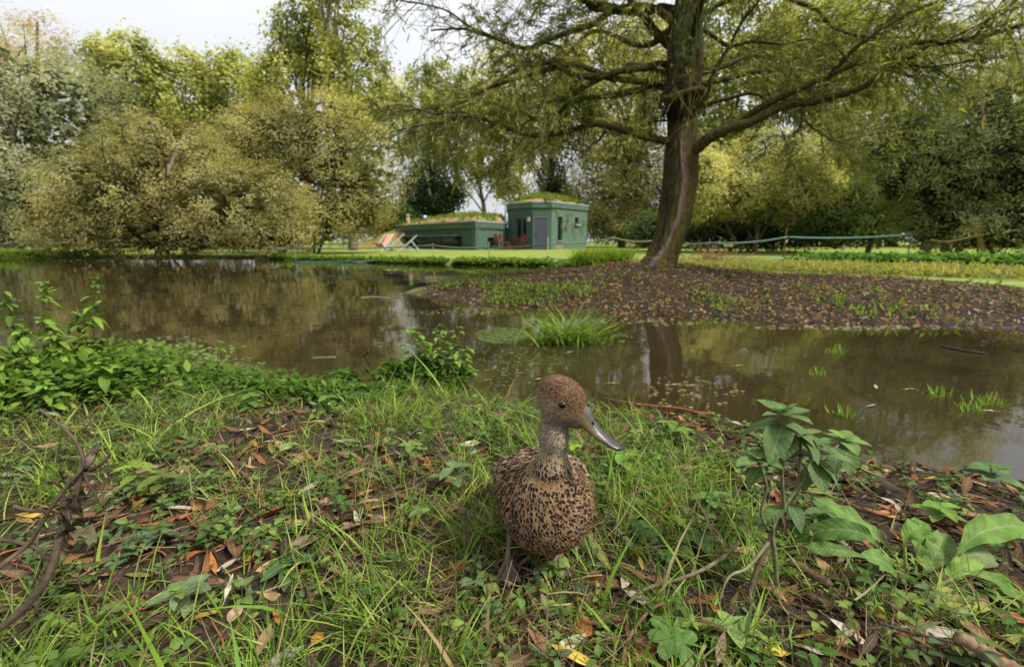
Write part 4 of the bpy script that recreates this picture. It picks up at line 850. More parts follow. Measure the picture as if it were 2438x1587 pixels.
    # limbs: source-pixel paths, start width px, end width px, depth of start, depth of end
    BR = [
     ([(1590, 336), (1537, 326), (1475, 308), (1424, 297), (1373, 312), (1301, 323), (1250, 323), (1188, 300), (1127, 282), (1055, 297), (1000, 304), (930, 322)], 24, 4, 5.5, 4.7),
     ([(1608, 228), (1578, 206), (1516, 195), (1455, 188), (1414, 170), (1363, 154), (1301, 169), (1229, 190), (1147, 220), (1086, 246), (1010, 262), (940, 262)], 20, 4, 5.5, 4.9),
     ([(1600, 148), (1581, 150), (1537, 156), (1478, 165), (1424, 184), (1373, 212), (1342, 250), (1301, 268), (1279, 274), (1240, 250)], 24, 5, 5.5, 5.2),
     ([(1424, 184), (1360, 176), (1308, 145), (1260, 150), (1200, 176), (1153, 206), (1090, 238), (1030, 262)], 15, 4, 5.4, 4.9),
     ([(1610, 26), (1580, 20), (1533, 27), (1486, 27), (1457, 29), (1417, 58), (1363, 76), (1301, 101), (1261, 116), (1218, 105), (1167, 87), (1100, 70), (1030, 74)], 24, 4, 5.5, 5.3),
     ([(1500, 27), (1450, 16), (1395, 7), (1330, -20), (1250, -60)], 18, 6, 5.5, 5.1),
     ([(1612, 130), (1587, 98), (1561, 72), (1536, 36), (1500, 0), (1460, -60), (1400, -160)], 30, 8, 5.5, 5.7),
     ([(1279, 274), (1240, 304), (1225, 330), (1215, 370), (1205, 400)], 7, 2, 5.2, 5.1),
     ([(1579, 285), (1540, 290), (1500, 306), (1470, 300)], 8, 3, 5.6, 5.7),
     ([(1440, 315), (1425, 335), (1403, 352), (1390, 365), (1330, 352), (1280, 350)], 8, 2, 5.5, 5.4),
     ([(1612, 388), (1650, 360), (1685, 332), (1728, 311), (1792, 290), (1864, 253), (1932, 247), (1983, 234), (2047, 213), (2090, 179), (2154, 145), (2218, 119), (2324, 102), (2420, 80)], 34, 5, 5.5, 4.5),
     ([(1622, 362), (1664, 341), (1715, 307), (1770, 277), (1821, 245), (1877, 217), (1941, 187), (1996, 162), (2047, 141), (2132, 106), (2196, 89), (2281, 81), (2324, 79), (2470, 40)], 26, 5, 5.45, 4.3),
     ([(1985, 168), (1996, 158), (2026, 124), (2069, 89), (2132, 47), (2196, 17), (2260, 0), (2380, -50)], 14, 5, 5.0, 4.7),
     ([(1645, 212), (1668, 204), (1728, 187), (1779, 175), (1856, 160), (1898, 132), (1962, 132), (2005, 141), (2080, 150)], 20, 4, 5.6, 5.9),
     ([(1645, 258), (1672, 251), (1728, 241), (1796, 228), (1839, 245), (1898, 221), (1983, 200), (2069, 166), (2150, 160)], 13, 4, 5.6, 5.3),
     ([(1648, 290), (1655, 264), (1685, 226), (1702, 170), (1741, 106), (1770, 51), (1804, 13), (1830, -30)], 15, 5, 5.4, 5.1),
     ([(1850, -30), (1890, 0), (1949, 21), (1983, 55), (2017, 72), (2090, 85), (2180, 85)], 13, 5, 5.2, 5.0),
     ([(1630, 45), (1664, 64), (1728, 111), (1749, 111), (1792, 102), (1864, 106), (1924, 94), (1990, 110)], 13, 4, 5.4, 5.3),
     ([(1640, 70), (1672, 34), (1715, 13), (1770, -10), (1850, -60)], 18, 7, 5.5, 5.6),
     ([(1856, 160), (1874, 185), (1884, 206)], 8, 4, 5.75, 5.6),
     ([(1905, 258), (1912, 285), (1905, 308), (1880, 335)], 8, 2, 5.1, 5.0),
     ([(1912, 285), (1950, 312), (1985, 330), (2040, 345)], 6, 2, 5.1, 5.0),
     ([(2047, 213), (2100, 170), (2180, 178), (2240, 180)], 7, 2, 4.9, 4.8),
     ([(1983, 100), (2010, 130), (2000, 160)], 8, 4, 5.2, 5.1),
     ([(1640, 160), (1600, 205), (1604, 190), (1650, 60)], 7, 4, 5.2, 5.2),
     ([(1127, 282), (1100, 265), (1040, 272), (960, 250), (890, 262)], 7, 2, 4.9, 4.6),
     ([(1250, 323), (1232, 350), (1215, 385)], 5, 1.5, 5.0, 5.0),
     ([(1301, 101), (1340, 120), (1300, 146)], 6, 4, 5.3, 5.2),
     ([(1167, 87), (1120, 60), (1060, 20), (980, 0), (900, -10)], 7, 2, 5.2, 5.0),
     ([(2154, 145), (2200, 160), (2300, 150), (2400, 135)], 8, 3, 4.7, 4.3),
    ]
    limbs = []
    for pts, w0, w1, y0, y1 in BR:
        root_in = y0 >= 5.4 and abs(pts[0][0]-1624) < 60
        if root_in: pts = [(1624, pts[0][1]+6)]+list(pts[1:] if abs(pts[0][0]-1624) < 25 else pts)
        k = len(pts); Ys = np.linspace(y0+(.2 if root_in else 0), y1, k)+np.cumsum(r.normal(0, .03, k))
        W3 = np.array([P(x, y, Y) for (x, y), Y in zip(pts, Ys)]); m_ = 14+k*5
        pth = smooth_path(W3, m_); pth[2:] += np.cumsum(r.normal(0, .0025, (m_-2, 3)), 0)
        rd = .84*np.linspace(w0, w1, m_)**1.0/2*np.linspace(y0, y1, m_)/F/1.02; rd[:4] *= np.array([1.5, 1.3, 1.15, 1.05])
        limbs.append((pth, rd))
    # crown above and behind the picture: recursive limbs
    for _ in range(26):
        z0 = r.uniform(3.0, 6.2); i0 = int(np.argmin(np.abs(pc[:, 2]-z0))); az = r.uniform(0, 6.28); ln = r.uniform(1.6, 3.2)*(1.15-z0/9)
        dr = np.array([math.cos(az), math.sin(az), r.uniform(.3, .8)]); p0 = pc[i0]
        pts = [p0, p0+dr*ln*.35+r.normal(0, .08, 3), p0+dr*ln*.7+r.normal(0, .15, 3), p0+dr*ln-[0, 0, .25]]; pth = smooth_path(pts, 22); limbs.append((pth, np.linspace(.055, .012, 22)))
    for _ in range(12):   # limbs reaching back and forward inside the picture
        z0 = r.uniform(2.0, 3.4); i0 = int(np.argmin(np.abs(pc[:, 2]-z0))); az = r.choice([1, -1])*1.57+r.normal(0, .6); ln = r.uniform(1.6, 2.6)
        if math.sin(az) < 0: ln = r.uniform(.8, 1.4)
        dr = np.array([math.cos(az), math.sin(az), r.uniform(.1, .45)]); p0 = pc[i0]
        pts = [p0, p0+dr*ln*.35+r.normal(0, .08, 3), p0+dr*ln*.7+r.normal(0, .15, 3), p0+dr*ln-[0, 0, .15]]; pth = smooth_path(pts, 22); limbs.append((pth, np.linspace(.05, .01, 22)))
    mzone = lambda nv: np.tile([[.75, 0, 0]], (nv, 1))
    for pth, rd in limbs:
        rd = rd*(1+.12*np.sin(np.arange(len(rd))*1.3+r.uniform(0, 6))*r.uniform(.3, 1))
        v, q = tubes(pth-org, rd, 9); nv = len(v); v = v+(fbm(v[:, 0]*30, v[:, 1]*30, v[:, 2]*30, s=97, o=2)-.5)[:, None]*rd.max()*.25*nrm(r.normal(0, 1, (nv, 3)))*.3
        me = mesh_np('limb', v, q, extra={'zone': mzone(nv)}); link('limb', me, m, root)
    # twigs: arching shoots along the limbs, hanging at the ends; then long narrow leaves
    tw_p = []; tw_r = []
    for li, (pth, rd) in enumerate(limbs):
        seg = np.linalg.norm(np.diff(pth, axis=0), axis=1).sum(); inpic = li < len(BR)
        nt = int(seg*(14 if inpic else 11))
        tt = r.uniform(.18, 1.0, nt)**.62; 
        for t in tt:
            i = min(int(t*(len(pth)-2)), len(pth)-2); p0 = pth[i]; tg = nrm(pth[i+1]-pth[i])
            side = nrm(np.cross(tg, r.normal(0, 1, 3))); dr = nrm(tg*r.uniform(.3, 1.2)+side*r.uniform(.4, 1.2)+[0, 0, r.uniform(-.35, .65)])
            ln = r.uniform(.30, .85)*(1 if inpic else 1.25); g = r.uniform(-.12, .26)
            ts = np.linspace(0, 1, 7)[:, None]; cv = p0+dr*ln*ts+np.array([0, 0, -1.])*ln*g*ts**2.2+np.cumsum(r.normal(0, .006, (7, 3)), 0)
            tw_p.append(cv); tw_r.append(np.linspace(.0042, .0012, 7)*r.uniform(.7, 1.5))
            for _ in range(2):
                j = r.integers(1, 5); d2 = nrm(dr+r.normal(0, .6, 3)); l2 = ln*r.uniform(.35, .7)
                cv2 = cv[j]+d2*l2*ts+np.array([0, 0, -1.])*l2*r.uniform(.1, .6)*ts**2; tw_p.append(cv2); tw_r.append(np.linspace(.0022, .0009, 7))
    tp = np.array(tw_p); tr = np.array(tw_r)
    v, q = tubes((tp-org)[:, ::2], tr[:, ::2], 3); o = MB().add(v, q, col=(.10, .085, .035)).obj('twigs', M['twig'], root); o['kind'] = 'stuff'
    nt = len(tp); per = 20; ti = np.repeat(np.arange(nt), per); n = len(ti); f = r.uniform(.30, 1, n)**.8*5.99; k = f.astype(int); fr = (f-k)[:, None]
    p = tp[ti, k]*(1-fr)+tp[ti, np.minimum(k+1, 6)]*fr; tg = nrm(tp[ti, np.minimum(k+1, 6)]-tp[ti, k])
    dens = fbm(p[:, 0]*1.1, p[:, 1]*1.1, p[:, 2]*1.1, s=98, o=3); keep = r.random(n) < sstep(.22, .5, dens)*.9+.1
    # thin the leafage where the trunk and the view under the limbs are open
    d0 = np.hypot(p[:, 0]-TREE[0]-.1, p[:, 1]-TREE[1]); keep &= (d0 > .35) | (r.random(n) < .25)
    tx = np.interp(p[:, 2], pc[:, 2], pc[:, 0]); infront = (np.abs(p[:, 0]*(TREE[1]/np.maximum(p[:, 1], 2.))-tx) < .30) & (p[:, 1] < TREE[1]+.1) & (p[:, 2] < 3.3); keep &= ~infront | (r.random(n) < .10)
    p, tg = p[keep], tg[keep]; n = len(p)
    d = nrm(tg*.8+r.normal(0, .5, (n, 3))+[0, 0, -.22]); sd = nrm(np.cross(d, r.normal(0, 1, (n, 3)))); up = np.cross(sd, d)
    L_ = r.uniform(.055, .10, n); W_ = L_*r.uniform(.055, .085, n)
    v, q, uv, kk = strips(p-org, d, sd, up, L_, W_, [.25, 1, .12], r.uniform(-.2, .3, n))
    pal = np.array([(.07, .095, .024), (.13, .16, .036), (.21, .24, .055), (.32, .33, .10), (.48, .42, .12)]); ci = r.choice(5, n, p=[.22, .32, .27, .16, .03])
    MB().add(v, q, col=np.repeat(pal[ci]*r.uniform(.75, 1.25, (n, 1)), kk, 0), uv=uv).obj('leaves', M['leaf_willow'], root)['kind'] = 'stuff'
    # dense dark sprays beside the trunk and on the low left limb, and the pale silvery one in front of the trunk top
    for (px, py, rx, rz, Y, nn_, pal_, lab) in ((1565, 225, 44, 72, 5.6, 900, [(.018, .034, .010), (.04, .065, .014)], 0), (1378, 262, 46, 66, 5.3, 850, [(.022, .042, .012), (.045, .075, .016)], 0), (1645, 55, 34, 70, 5.0, 420, [(.07, .12, .05), (.13, .19, .09)], 1)):
        c = P(px, py, Y); R = np.array([rx*Y/F, rx*Y/F*.8, rz*Y/F]); q0 = nrm(r.normal(0, 1, (nn_, 3)))*r.uniform(.2, 1, (nn_, 1))**.5*R+c
        q0 += (fbm(q0[:, 0]*9, q0[:, 1]*9, q0[:, 2]*9, s=99)[:, None]-.5)*.34
        d = nrm(r.normal(0, .45, (nn_, 3))+[0, 0, -1.]); s_, u_ = frames(d); v, q, uv, kk = strips(q0-org, d, s_, u_, r.uniform(.05, .095, nn_), r.uniform(.005, .008, nn_), [.3, 1, .12], r.uniform(-.2, .2, nn_))
        pal_ = np.array(pal_); MB().add(v, q, col=np.repeat(pal_[r.integers(0, 2, nn_)]*r.uniform(.7, 1.3, (nn_, 1)), kk, 0), uv=uv).obj('leaf_spray', M['leaf_willow'], root)['kind'] = 'stuff'
    print('WILLOW leaves', n, 'twigs', nt)
build_willow()

# ------------------------------------------------------------------ the duck
def build_duck():
    O = np.array([.040, .600, .10]); r = np.random.default_rng(44)
    root = empty('duck', O, 'brown speckled female duck standing in the grass, head turned to the water', 'duck')
    Fh = nrm([.80, -.43, -.40]); Uh = nrm(np.array([0, 0, 1.])-Fh*Fh[2]); Rh = np.cross(Fh, Uh)   # Rh points to the viewer's side
    HC = np.array([.0205, -.068, .2690])
    TB = (np.array([1., 0, 0]), nrm([0, 1, -.30]), nrm([0, .30, 1]))
    def ell(p, c, R, B=None):
        q = p-np.array(c)
        if B is not None: q = np.stack([q@b for b in B], -1)
        q = q/np.array(R); k0 = np.linalg.norm(q, axis=-1); k1 = np.linalg.norm(q/np.array(R), axis=-1)
        return k0*(k0-1)/np.maximum(k1, 1e-6)
    def cap(p, a, b, ra, rb):
        a = np.array(a, float); b = np.array(b, float); ba = b-a; h = np.clip(((p-a)@ba)/(ba@ba), 0, 1)
        return np.linalg.norm(p-a-h[..., None]*ba, axis=-1)-(ra+(rb-ra)*h)
    def smin(a, b, k):
        h = np.clip(.5+.5*(b-a)/k, 0, 1); return b*(1-h)+a*h-k*h*(1-h)
    HB = (Fh, Rh, Uh)
    def sdf(p):
        d = ell(p, (.004, .026, .101), (.067, .108, .053), TB)
        d = smin(d, ell(p, (.008, -.038, .101), (.058, .056, .053)), .03)
        d = smin(d, ell(p, (.010, -.057, .120), (.036, .030, .042)), .032)
        d = smin(d, ell(p, (-.004, .120, .073), (.036, .060, .026)), .03); d = smin(d, ell(p, (-.005, .150, .064), (.028, .050, .016), TB), .03)
        d = smin(d, ell(p, (-.006, .195, .048), (.020, .045, .008), TB), .02)
        # folded wings bulge along the sides
        for s in (-1, 1): d = smin(d, ell(p, (.004+s*.050, .046, .094), (.020, .085, .036), TB), .012)
        d = smin(d, cap(p, (.011, -.052, .130), (.012, -.061, .178), .027, .0180), .032)
        d = smin(d, cap(p, (.012, -.061, .178), (.0125, -.066, .222), .0180, .0158), .012)
        d = smin(d, cap(p, (.0125, -.066, .222), (.0145, -.067, .258), .0165, .0170), .010)
        h = ell(p, HC+Uh*.003-Fh*.002, (.0318, .0212, .0265), HB)
        h = smin(h, ell(p, HC+Fh*.006-Uh*.009, (.0248, .0198, .0180), HB), .010)     # cheeks
        h = smin(h, cap(p, HC+Fh*.008+Uh*.006, HC+Fh*.033-Uh*.006, .0170, .0088), .010)  # forehead to bill
        h = smin(h, cap(p, HC+Fh*.010-Uh*.010, HC+Fh*.031-Uh*.015, .012, .0062), .008)   # chin
        return smin(d, h, .008)
    # surface nets
    lo = np.array([-.085, -.118, .028]); hi = np.array([.085, .255, .312]); st = .0030
    N = np.ceil((hi-lo)/st).astype(int)+1
    g = [lo[i]+st*np.arange(N[i]) for i in range(3)]
    X, Y, Z = np.meshgrid(*g, indexing='ij'); D = sdf(np.stack([X, Y, Z], -1)); ins = D < 0
    cs = np.zeros(tuple(N-1), int)
    for a in (0, 1):
        for b in (0, 1):
            for c in (0, 1): cs += ins[a:N[0]-1+a, b:N[1]-1+b, c:N[2]-1+c]
    act = (cs > 0) & (cs < 8); ids = -np.ones(tuple(N-1), int); ids[act] = np.arange(act.sum())
    v = np.argwhere(act)*st+lo+st/2
    def grad(p, e=.0008):
        gg = np.stack([(sdf(p+np.eye(3)[i]*e)-sdf(p-np.eye(3)[i]*e))/(2*e) for i in range(3)], -1); return nrm(gg)
    for _ in range(4): v = v-grad(v)*sdf(v)[:, None]*.8
    F_ = []
    for ax in range(3):
        o1, o2 = [a for a in range(3) if a != ax]
        sl = [slice(None)]*3; sl2 = [slice(None)]*3; sl[ax] = slice(0, N[ax]-1); sl2[ax] = slice(1, N[ax])
        ch = ins[tuple(sl)] != ins[tuple(sl2)]; e = np.argwhere(ch); inside = ins[tuple(sl)][ch]
        def cid(d1, d2):
            q = e.copy(); q[:, o1] += d1; q[:, o2] += d2; return ids[q[:, 0], q[:, 1], q[:, 2]]
        qd = np.stack([cid(-1, -1), cid(0, -1), cid(0, 0), cid(-1, 0)], -1)
        flip = inside if ax != 1 else ~inside
        qd[~flip] = qd[~flip][:, ::-1]; F_.append(qd)
    Fq = np.concatenate(F_); Nn = grad(v)
    # regional weights
    def regions(p):
        hd = sstep(.222, .240, p[:, 2]); hl = p-HC; up_ = hl@Uh; fw = hl@Fh
        neck = sstep(.172, .215, p[:, 2])*(1-hd)
        back = sstep(.105, .14, p[:, 2]+.30*p[:, 1])*(1-sstep(.165, .18, p[:, 2]))*sstep(-.05, -.01, p[:, 1]+.5*np.abs(p[:, 0]-.01))
        side = np.maximum(sstep(-.035, .0, p[:, 1]), sstep(.030, .052, np.abs(p[:, 0]-.010)))*(1-back)
        belly = sstep(.085, .055, p[:, 2])
        return hd, neck, back, side, belly, up_, fw
    def flow(p, nn):
        hd, neck, back, side, belly, up_, fw = regions(p)
        f = np.tile([0., 1., -.42], (len(p), 1))                     # body: towards the tail, drooping
        f[:, 0] += np.sign(p[:, 0])*.25*sstep(.0, .04, np.abs(p[:, 0]))
        ch = sstep(.02, -.05, p[:, 1])[:, None]; f = f*(1-ch)+np.column_stack([p[:, 0]*9, .25+0*p[:, 0], -1+0*p[:, 0]])*ch
        f = f*(1-neck)[:, None]+np.array([0, .15, -1.])*neck[:, None]
        hdv = -Fh*1.0+np.clip((HC+Fh*.03-p)@Uh*-1, -.03, .03)[:, None]*Uh*14
        hdv = hdv-Uh*sstep(.0, -.03, fw)[:, None]*1.2
        f = f*(1-hd)[:, None]+hdv*hd[:, None]
        f = f-nn*(f*nn).sum(-1, keepdims=True); return nrm(f)
    RUST = np.array([.235, .130, .062]); BUFF = np.array([.36, .245, .145]); CHEEK = np.array([.37, .265, .165]); PALE_ = np.array([.44, .37, .26]); BRST = np.array([.27, .168, .088])
    def basecol(p):
        hd, neck, back, side, belly, up_, fw = regions(p); n_ = len(p); o_ = np.ones((n_, 1))
        c = BUFF*o_; w = sstep(.02, -.04, p[:, 1])[:, None]; c = c*(1-w)+BRST*w
        c = c*(1-belly[:, None])+PALE_*.82*belly[:, None]
        sidew = (sstep(-.02, -.055, p[:, 0])*sstep(.12, .08, p[:, 2]))[:, None]; c = c*(1-sidew*.6)+PALE_*sidew*.6
        nk = neck[:, None]; thr = sstep(-.012, .0, np.abs(p[:, 0]-.0125)-.012)[:, None]
        c = c*(1-nk)+(PALE_*1.05)*nk
        crown = sstep(-.004, .010, up_+.15*fw)[:, None]; hc = CHEEK*(1-crown)+RUST*crown
        chin = sstep(-.012, -.020, up_)[:, None]; hc = hc*(1-chin)+PALE_*.8*chin
        h = hd[:, None]; c = c*(1-h)+hc*h
        return c
    col = basecol(v)*.55
    me = mesh_np('body', v, Fq, col=col); body = link('body', me, M['duckskin'], root)
    # feathers: sample the surface, smaller towards the head
    tri = np.concatenate([Fq[:, [0, 1, 2]], Fq[:, [0, 2, 3]]]); A_, B_, C_ = v[tri[:, 0]], v[tri[:, 1]], v[tri[:, 2]]
    ar = np.linalg.norm(np.cross(B_-A_, C_-A_), axis=1)/2; cen = (A_+B_+C_)/3
    def fsize(p):
        hd, neck, back, side, belly, up_, fw = regions(p)
        s = .0112+.0060*back+.0035*side+.010*sstep(.08, .20, p[:, 1]); s = s*(1-.25*belly)
        s = s*(1-neck)+.0066*neck; s = s*(1-hd)+(.0048-.0014*sstep(.010, .028, fw))*hd; return s
    fs = fsize(cen); want = ar/(.085*fs**2); n = int(want.sum()); k = r.choice(len(tri), n, p=want/want.sum())
    b = r.random((n, 2)); fl = b.sum(1) > 1; b[fl] = 1-b[fl]
    p = A_[k]+(B_[k]-A_[k])*b[:, :1]+(C_[k]-A_[k])*b[:, 1:]; p = p-grad(p)*sdf(p)[:, None]; nn = grad(p)
    # keep clear of the eye and the bill
    hl = p-HC; fw = hl@Fh; up_ = hl@Uh; lat = hl@Rh
    EY = np.array([.0085, .0055]); clear = (np.hypot(fw-EY[0], up_-EY[1]) < .0046) & (np.abs(lat) > .008)
    keep = ~clear & ((fw < .0345) | (p[:, 2] < .22)); p, nn = p[keep], nn[keep]; n = len(p)
    f = flow(p, nn); f = nrm(f+nn*0+np.cross(nn, f)*r.normal(0, .13, (n, 1))); sd = nrm(np.cross(f, nn)); s = fsize(p)*r.uniform(.8, 1.2, n)
    hd, neck, back, side, belly, up_, fw = regions(p)
    W = s*(.34-.10*neck-.14*hd)
    vv, q, uv, kk = strips(p+nn*.0002, nrm(f+nn*(.10+.06*(1-hd))[:, None]), sd, nn, s, W, [.35, 1., .85, .12], -.10, cols=3, fold=-.12)
    c = basecol(p)*r.uniform(.72, 1.22, (n, 1)); grey = (r.random(n) < .25)[:, None]*.35; c = c*(1-grey)+c.mean(1, keepdims=True)*grey*1.05
    # pattern parameters: x spot half-width, y spot half-length, z kind (0 spot, 1 dark-centred with buff edge)
    kind = np.clip(back+side*.70*(1-.6*belly), 0, 1)*(1-hd)*(1-neck)
    pu = .70+.15*kind-.10*belly-.04*neck-.06*hd; pl = .26+.26*kind-.03*belly+.06*neck+.10*hd
    crown = sstep(-.002, .010, up_)*hd; pu = pu-.16*hd+.12*crown; pu -= .12*neck; fade = (1-.08*neck-.10*hd*(1-crown)-.1*belly)*np.where(r.random(n) < .14+.2*neck, .3, 1)
    pat = np.column_stack([pu*r.uniform(.8, 1.15, n), pl*r.uniform(.8, 1.2, n), kind]); pat2 = np.column_stack([fade, r.random(n), hd])
    mef = mesh_np('feathers', vv, q, col=np.repeat(c, kk, 0), uv=uv, extra={'pat': np.repeat(pat, kk, 0), 'pat2': np.repeat(pat2, kk, 0)})
    fo = link('feathers', mef, M['feather'], root); fo['kind'] = 'stuff'
    # tail and wing-tip quills
    q_ = 9; a = np.linspace(-.35, .35, q_)
    pp = np.column_stack([-.006+a*.03, .175+0*a, .054+.003*np.cos(a*4)]); dd = nrm(np.column_stack([a*.5-.02, 1+0*a, -.22+0*a])); s_ = nrm(np.cross(dd, [0, 0, 1.]))
    vv, q, uv, kk = strips(pp, dd, s_, np.cross(s_, dd), np.full(q_, .070), np.full(q_, .011), [.5, .9, 1, .9, .2], -.05, cols=3, fold=-.1)
    mef = mesh_np('tail', vv, q, col=np.repeat(np.tile(BUFF, (q_, 1)), kk, 0), uv=uv, extra={'pat': np.tile([.6, .4, 1.], (q_*kk, 1)), 'pat2': np.tile([1, .5, 0.], (q_*kk, 1))}); link('tail', mef, M['feather'], root)
    # eyes
    for sg in (1, -1):
        e = HC+Fh*EY[0]+Uh*EY[1]+Rh*sg*.030
        for _ in range(40): e = e-Rh*sg*np.clip(sdf(e[None])[0], -.004, .004)
        nn_ = grad(e[None])[0]; c0 = e-nn_*.0017
        th = np.linspace(0, math.pi, 12); ph = np.linspace(0, 2*math.pi, 17)[:-1]; T_, P_ = np.meshgrid(th, ph, indexing='ij')
        sv = np.stack([np.sin(T_)*np.cos(P_), np.sin(T_)*np.sin(P_), np.cos(T_)], -1).reshape(-1, 3)*.0043
        i = np.arange(11)[:, None]*16; j = np.arange(16)[None]; qd = np.stack([i+j, i+(j+1) % 16, i+16+(j+1) % 16, i+16+j], -1).reshape(-1, 4)[:, ::-1]
        ey = MB().add(sv+c0, qd, col=(.006, .005, .005)).obj('eye', M['eye'], root)
        # eyelid ring
        s1, u1 = frames(nn_[None]); an = np.linspace(0, 2*math.pi, 25)
        ring = (c0+nn_*.0014)+(s1*np.cos(an)[:, None]+u1*np.sin(an)[:, None])*.0044
        vt, qt = tubes(ring, np.full(25, .00055), 5); MB().add(vt, qt, col=(.16, .10, .06)).obj('eyelid', M['billmat'], ey)
    # bill: upper and lower halves lofted along a slightly dished line
    Fb = nrm(Fh*.96-Uh*.13+Rh*.0); Ub = nrm(Uh-Fb*(Uh@Fb)); Rb = np.cross(Fb, Ub); b0 = HC+Fh*.0285-Uh*.0060; LB = .0620
    m_ = 30; t = np.linspace(0, 1, m_); kx = 25; a = np.linspace(0, math.pi, kx)
    hw = np.interp(t, [0, .12, .35, .6, .82, .93, 1], [.0102, .0104, .0097, .0100, .0106, .0092, .0040])
    hh = np.interp(t, [0, .12, .3, .5, .75, .95, 1], [.0195, .0165, .0110, .0068, .0048, .0036, .0020]); dish = -.0030*np.sin(t*math.pi)+.0022*t**3
    def lobes(mb, sgn, sc, lift, colf):
        x = t[:, None]*LB; y = np.cos(a)[None]*hw[:, None]*sc; z = dish[:, None]+lift+sgn*(np.sin(a)[None]**.75)*hh[:, None]*(1 if sgn > 0 else .22)
        # feathering cuts back on the sides of the base: the bill reaches higher at the temples
        back_ = np.clip(1-t[:, None]*6, 0, 1)*(.0035*np.abs(np.cos(a))[None]**.5 - .0045*np.exp(-((a[None]-math.pi/2)/.35)**2))
        pt = b0+(x-back_)[..., None]*Fb+y[..., None]*Rb+z[..., None]*Ub
        i = np.arange(m_-1)[:, None]*kx+np.arange(kx-1)[None]; qd = np.stack([i, i+1, i+kx+1, i+kx], -1).reshape(-1, 4)
        cc = colf(np.broadcast_to(t[:, None], (m_, kx)), np.broadcast_to(np.cos(a)[None], (m_, kx)), np.broadcast_to(np.sin(a)[None], (m_, kx))).reshape(-1, 3)
        mb.add(pt.reshape(-1, 3), qd if sgn < 0 else qd[:, ::-1], col=cc)
    def up_c(T_, U_, S_):
        g = np.array([.045, .040, .036]); yl = np.array([.17, .13, .05]); dk = np.array([.018, .016, .016]); ba = np.array([.10, .09, .065])
        ns = fbm(T_*14, U_*5+3, s=71)[..., None]
        c = g*(.75+.6*ns); w = (sstep(.72, 1.0, np.abs(U_))*sstep(.72, .45, T_))[..., None]; c = c*(1-w)+yl*w
        w = (sstep(.16, .02, T_)*.8)[..., None]; c = c*(1-w)+ba*w
        w = sstep(.55, .8, T_+(ns[..., 0]-.5)*.3)[..., None]*.55; c = c*(1-w)+dk*1.8*w
        w = (sstep(.88, .97, T_))[..., None]; c = c*(1-w)+dk*w
        w = (sstep(.40, .44, S_)*0)[..., None]; return c
    mb = MB(); lobes(mb, 1, 1, 0, up_c)
    bill = mb.obj('bill', M['billmat'], root)
    mb = MB(); lobes(mb, -1, .90, -.0012, lambda T_, U_, S_: np.array([.10, .085, .065])*np.ones(T_.shape+(3,))); mb.obj('lower_bill', M['billmat'], bill)
    for sg in (1, -1):
        tn = .27; hN = np.interp(tn, t, hh); wN = np.interp(tn, t, hw); an = .92 if sg > 0 else math.pi-.92
        c0 = b0+tn*LB*Fb+Rb*math.cos(an)*wN*1.0+Ub*(np.interp(tn, t, dish)+math.sin(an)**.75*hN*1.0)
        th = np.linspace(0, math.pi, 8); ph = np.linspace(0, 2*math.pi, 13)[:-1]; T_, P_ = np.meshgrid(th, ph, indexing='ij')
        sv = np.stack([np.sin(T_)*np.cos(P_), np.sin(T_)*np.sin(P_), np.cos(T_)], -1).reshape(-1, 3)
        nl = nrm(Rb*math.cos(an)+Ub*math.sin(an)*.8); tt_ = np.cross(nl, Fb)
        sv = sv[:, :1]*Fb*.0040+sv[:, 1:2]*tt_*.0014+sv[:, 2:]*nl*.0003
        i = np.arange(7)[:, None]*12; j = np.arange(12)[None]; qd = np.stack([i+j, i+(j+1) % 12, i+12+(j+1) % 12, i+12+j], -1).reshape(-1, 4)
        MB().add(sv+c0, qd, col=(.012, .008, .007)).obj('nostril', M['duckskin'], bill)
    # legs and webbed feet
    for (hip, ankle, toe, yaw, lab) in (((-.040, .000, .062), (-.0465, -.022, .010), None, -1.52, 0), ((.046, .010, .062), (.031, -.010, .010), None, -1.75, 1)):
        hip = np.array(hip); ankle = np.array(ankle)
        pth = smooth_path([hip, hip*.5+ankle*.5+[0, .003, 0], ankle], 14); rd = np.interp(np.linspace(0, 1, 14), [0, .2, .75, 1], [.0085, .0042, .0036, .0048])*(1+.05*np.sin(np.arange(14)*2.6))
        v_, q_2 = tubes(pth, rd, 10); lc = np.array([.115, .090, .062])
        lg = MB().add(v_, q_2, col=lc*(.8+.5*fbm(v_[:, 0]*300, v_[:, 1]*300, v_[:, 2]*500, s=5)[:, None])).obj('leg', M['footmat'], root)
        mb = MB(); tips = []
        for da, ln in ((-.48, .040), (0, .047), (.44, .041)):
            an = yaw+da; dv = np.array([math.cos(an), math.sin(an), 0]); e = ankle+dv*ln; e[2] = .003
            pp_ = smooth_path([ankle, ankle+dv*ln*.33+[0, 0, -.001], ankle*.3+e*.7+[0, 0, .001], e], 16); pp_[:, 2] = np.maximum(pp_[:, 2], .003)
            rr_ = np.linspace(.0040, .0019, 16)*(1+.13*np.cos(np.arange(16)*1.57)); v_, q_2 = tubes(pp_, rr_, 8); mb.add(v_, q_2, col=np.array([.115, .088, .058])); tips.append(pp_)
            v_, q_2 = tubes(smooth_path([e-dv*.001+[0, 0, .001], e+dv*.004+[0, 0, .001], e+dv*.007-[0, 0, .002]], 5), [.0016, .0013, .0009, .0006, .0002], 6); mb.add(v_, q_2, col=(.02, .016, .014))
        an = yaw+math.pi+.2; dv = np.array([math.cos(an), math.sin(an), 0]); v_, q_2 = tubes(smooth_path([ankle, ankle+dv*.006-[0, 0, .003], ankle+dv*.013-[0, 0, .008]], 7), np.linspace(.0026, .001, 7), 6); mb.add(v_, q_2, col=lc)
        ft = mb.obj('foot', M['footmat'], lg)
        wb = MB()
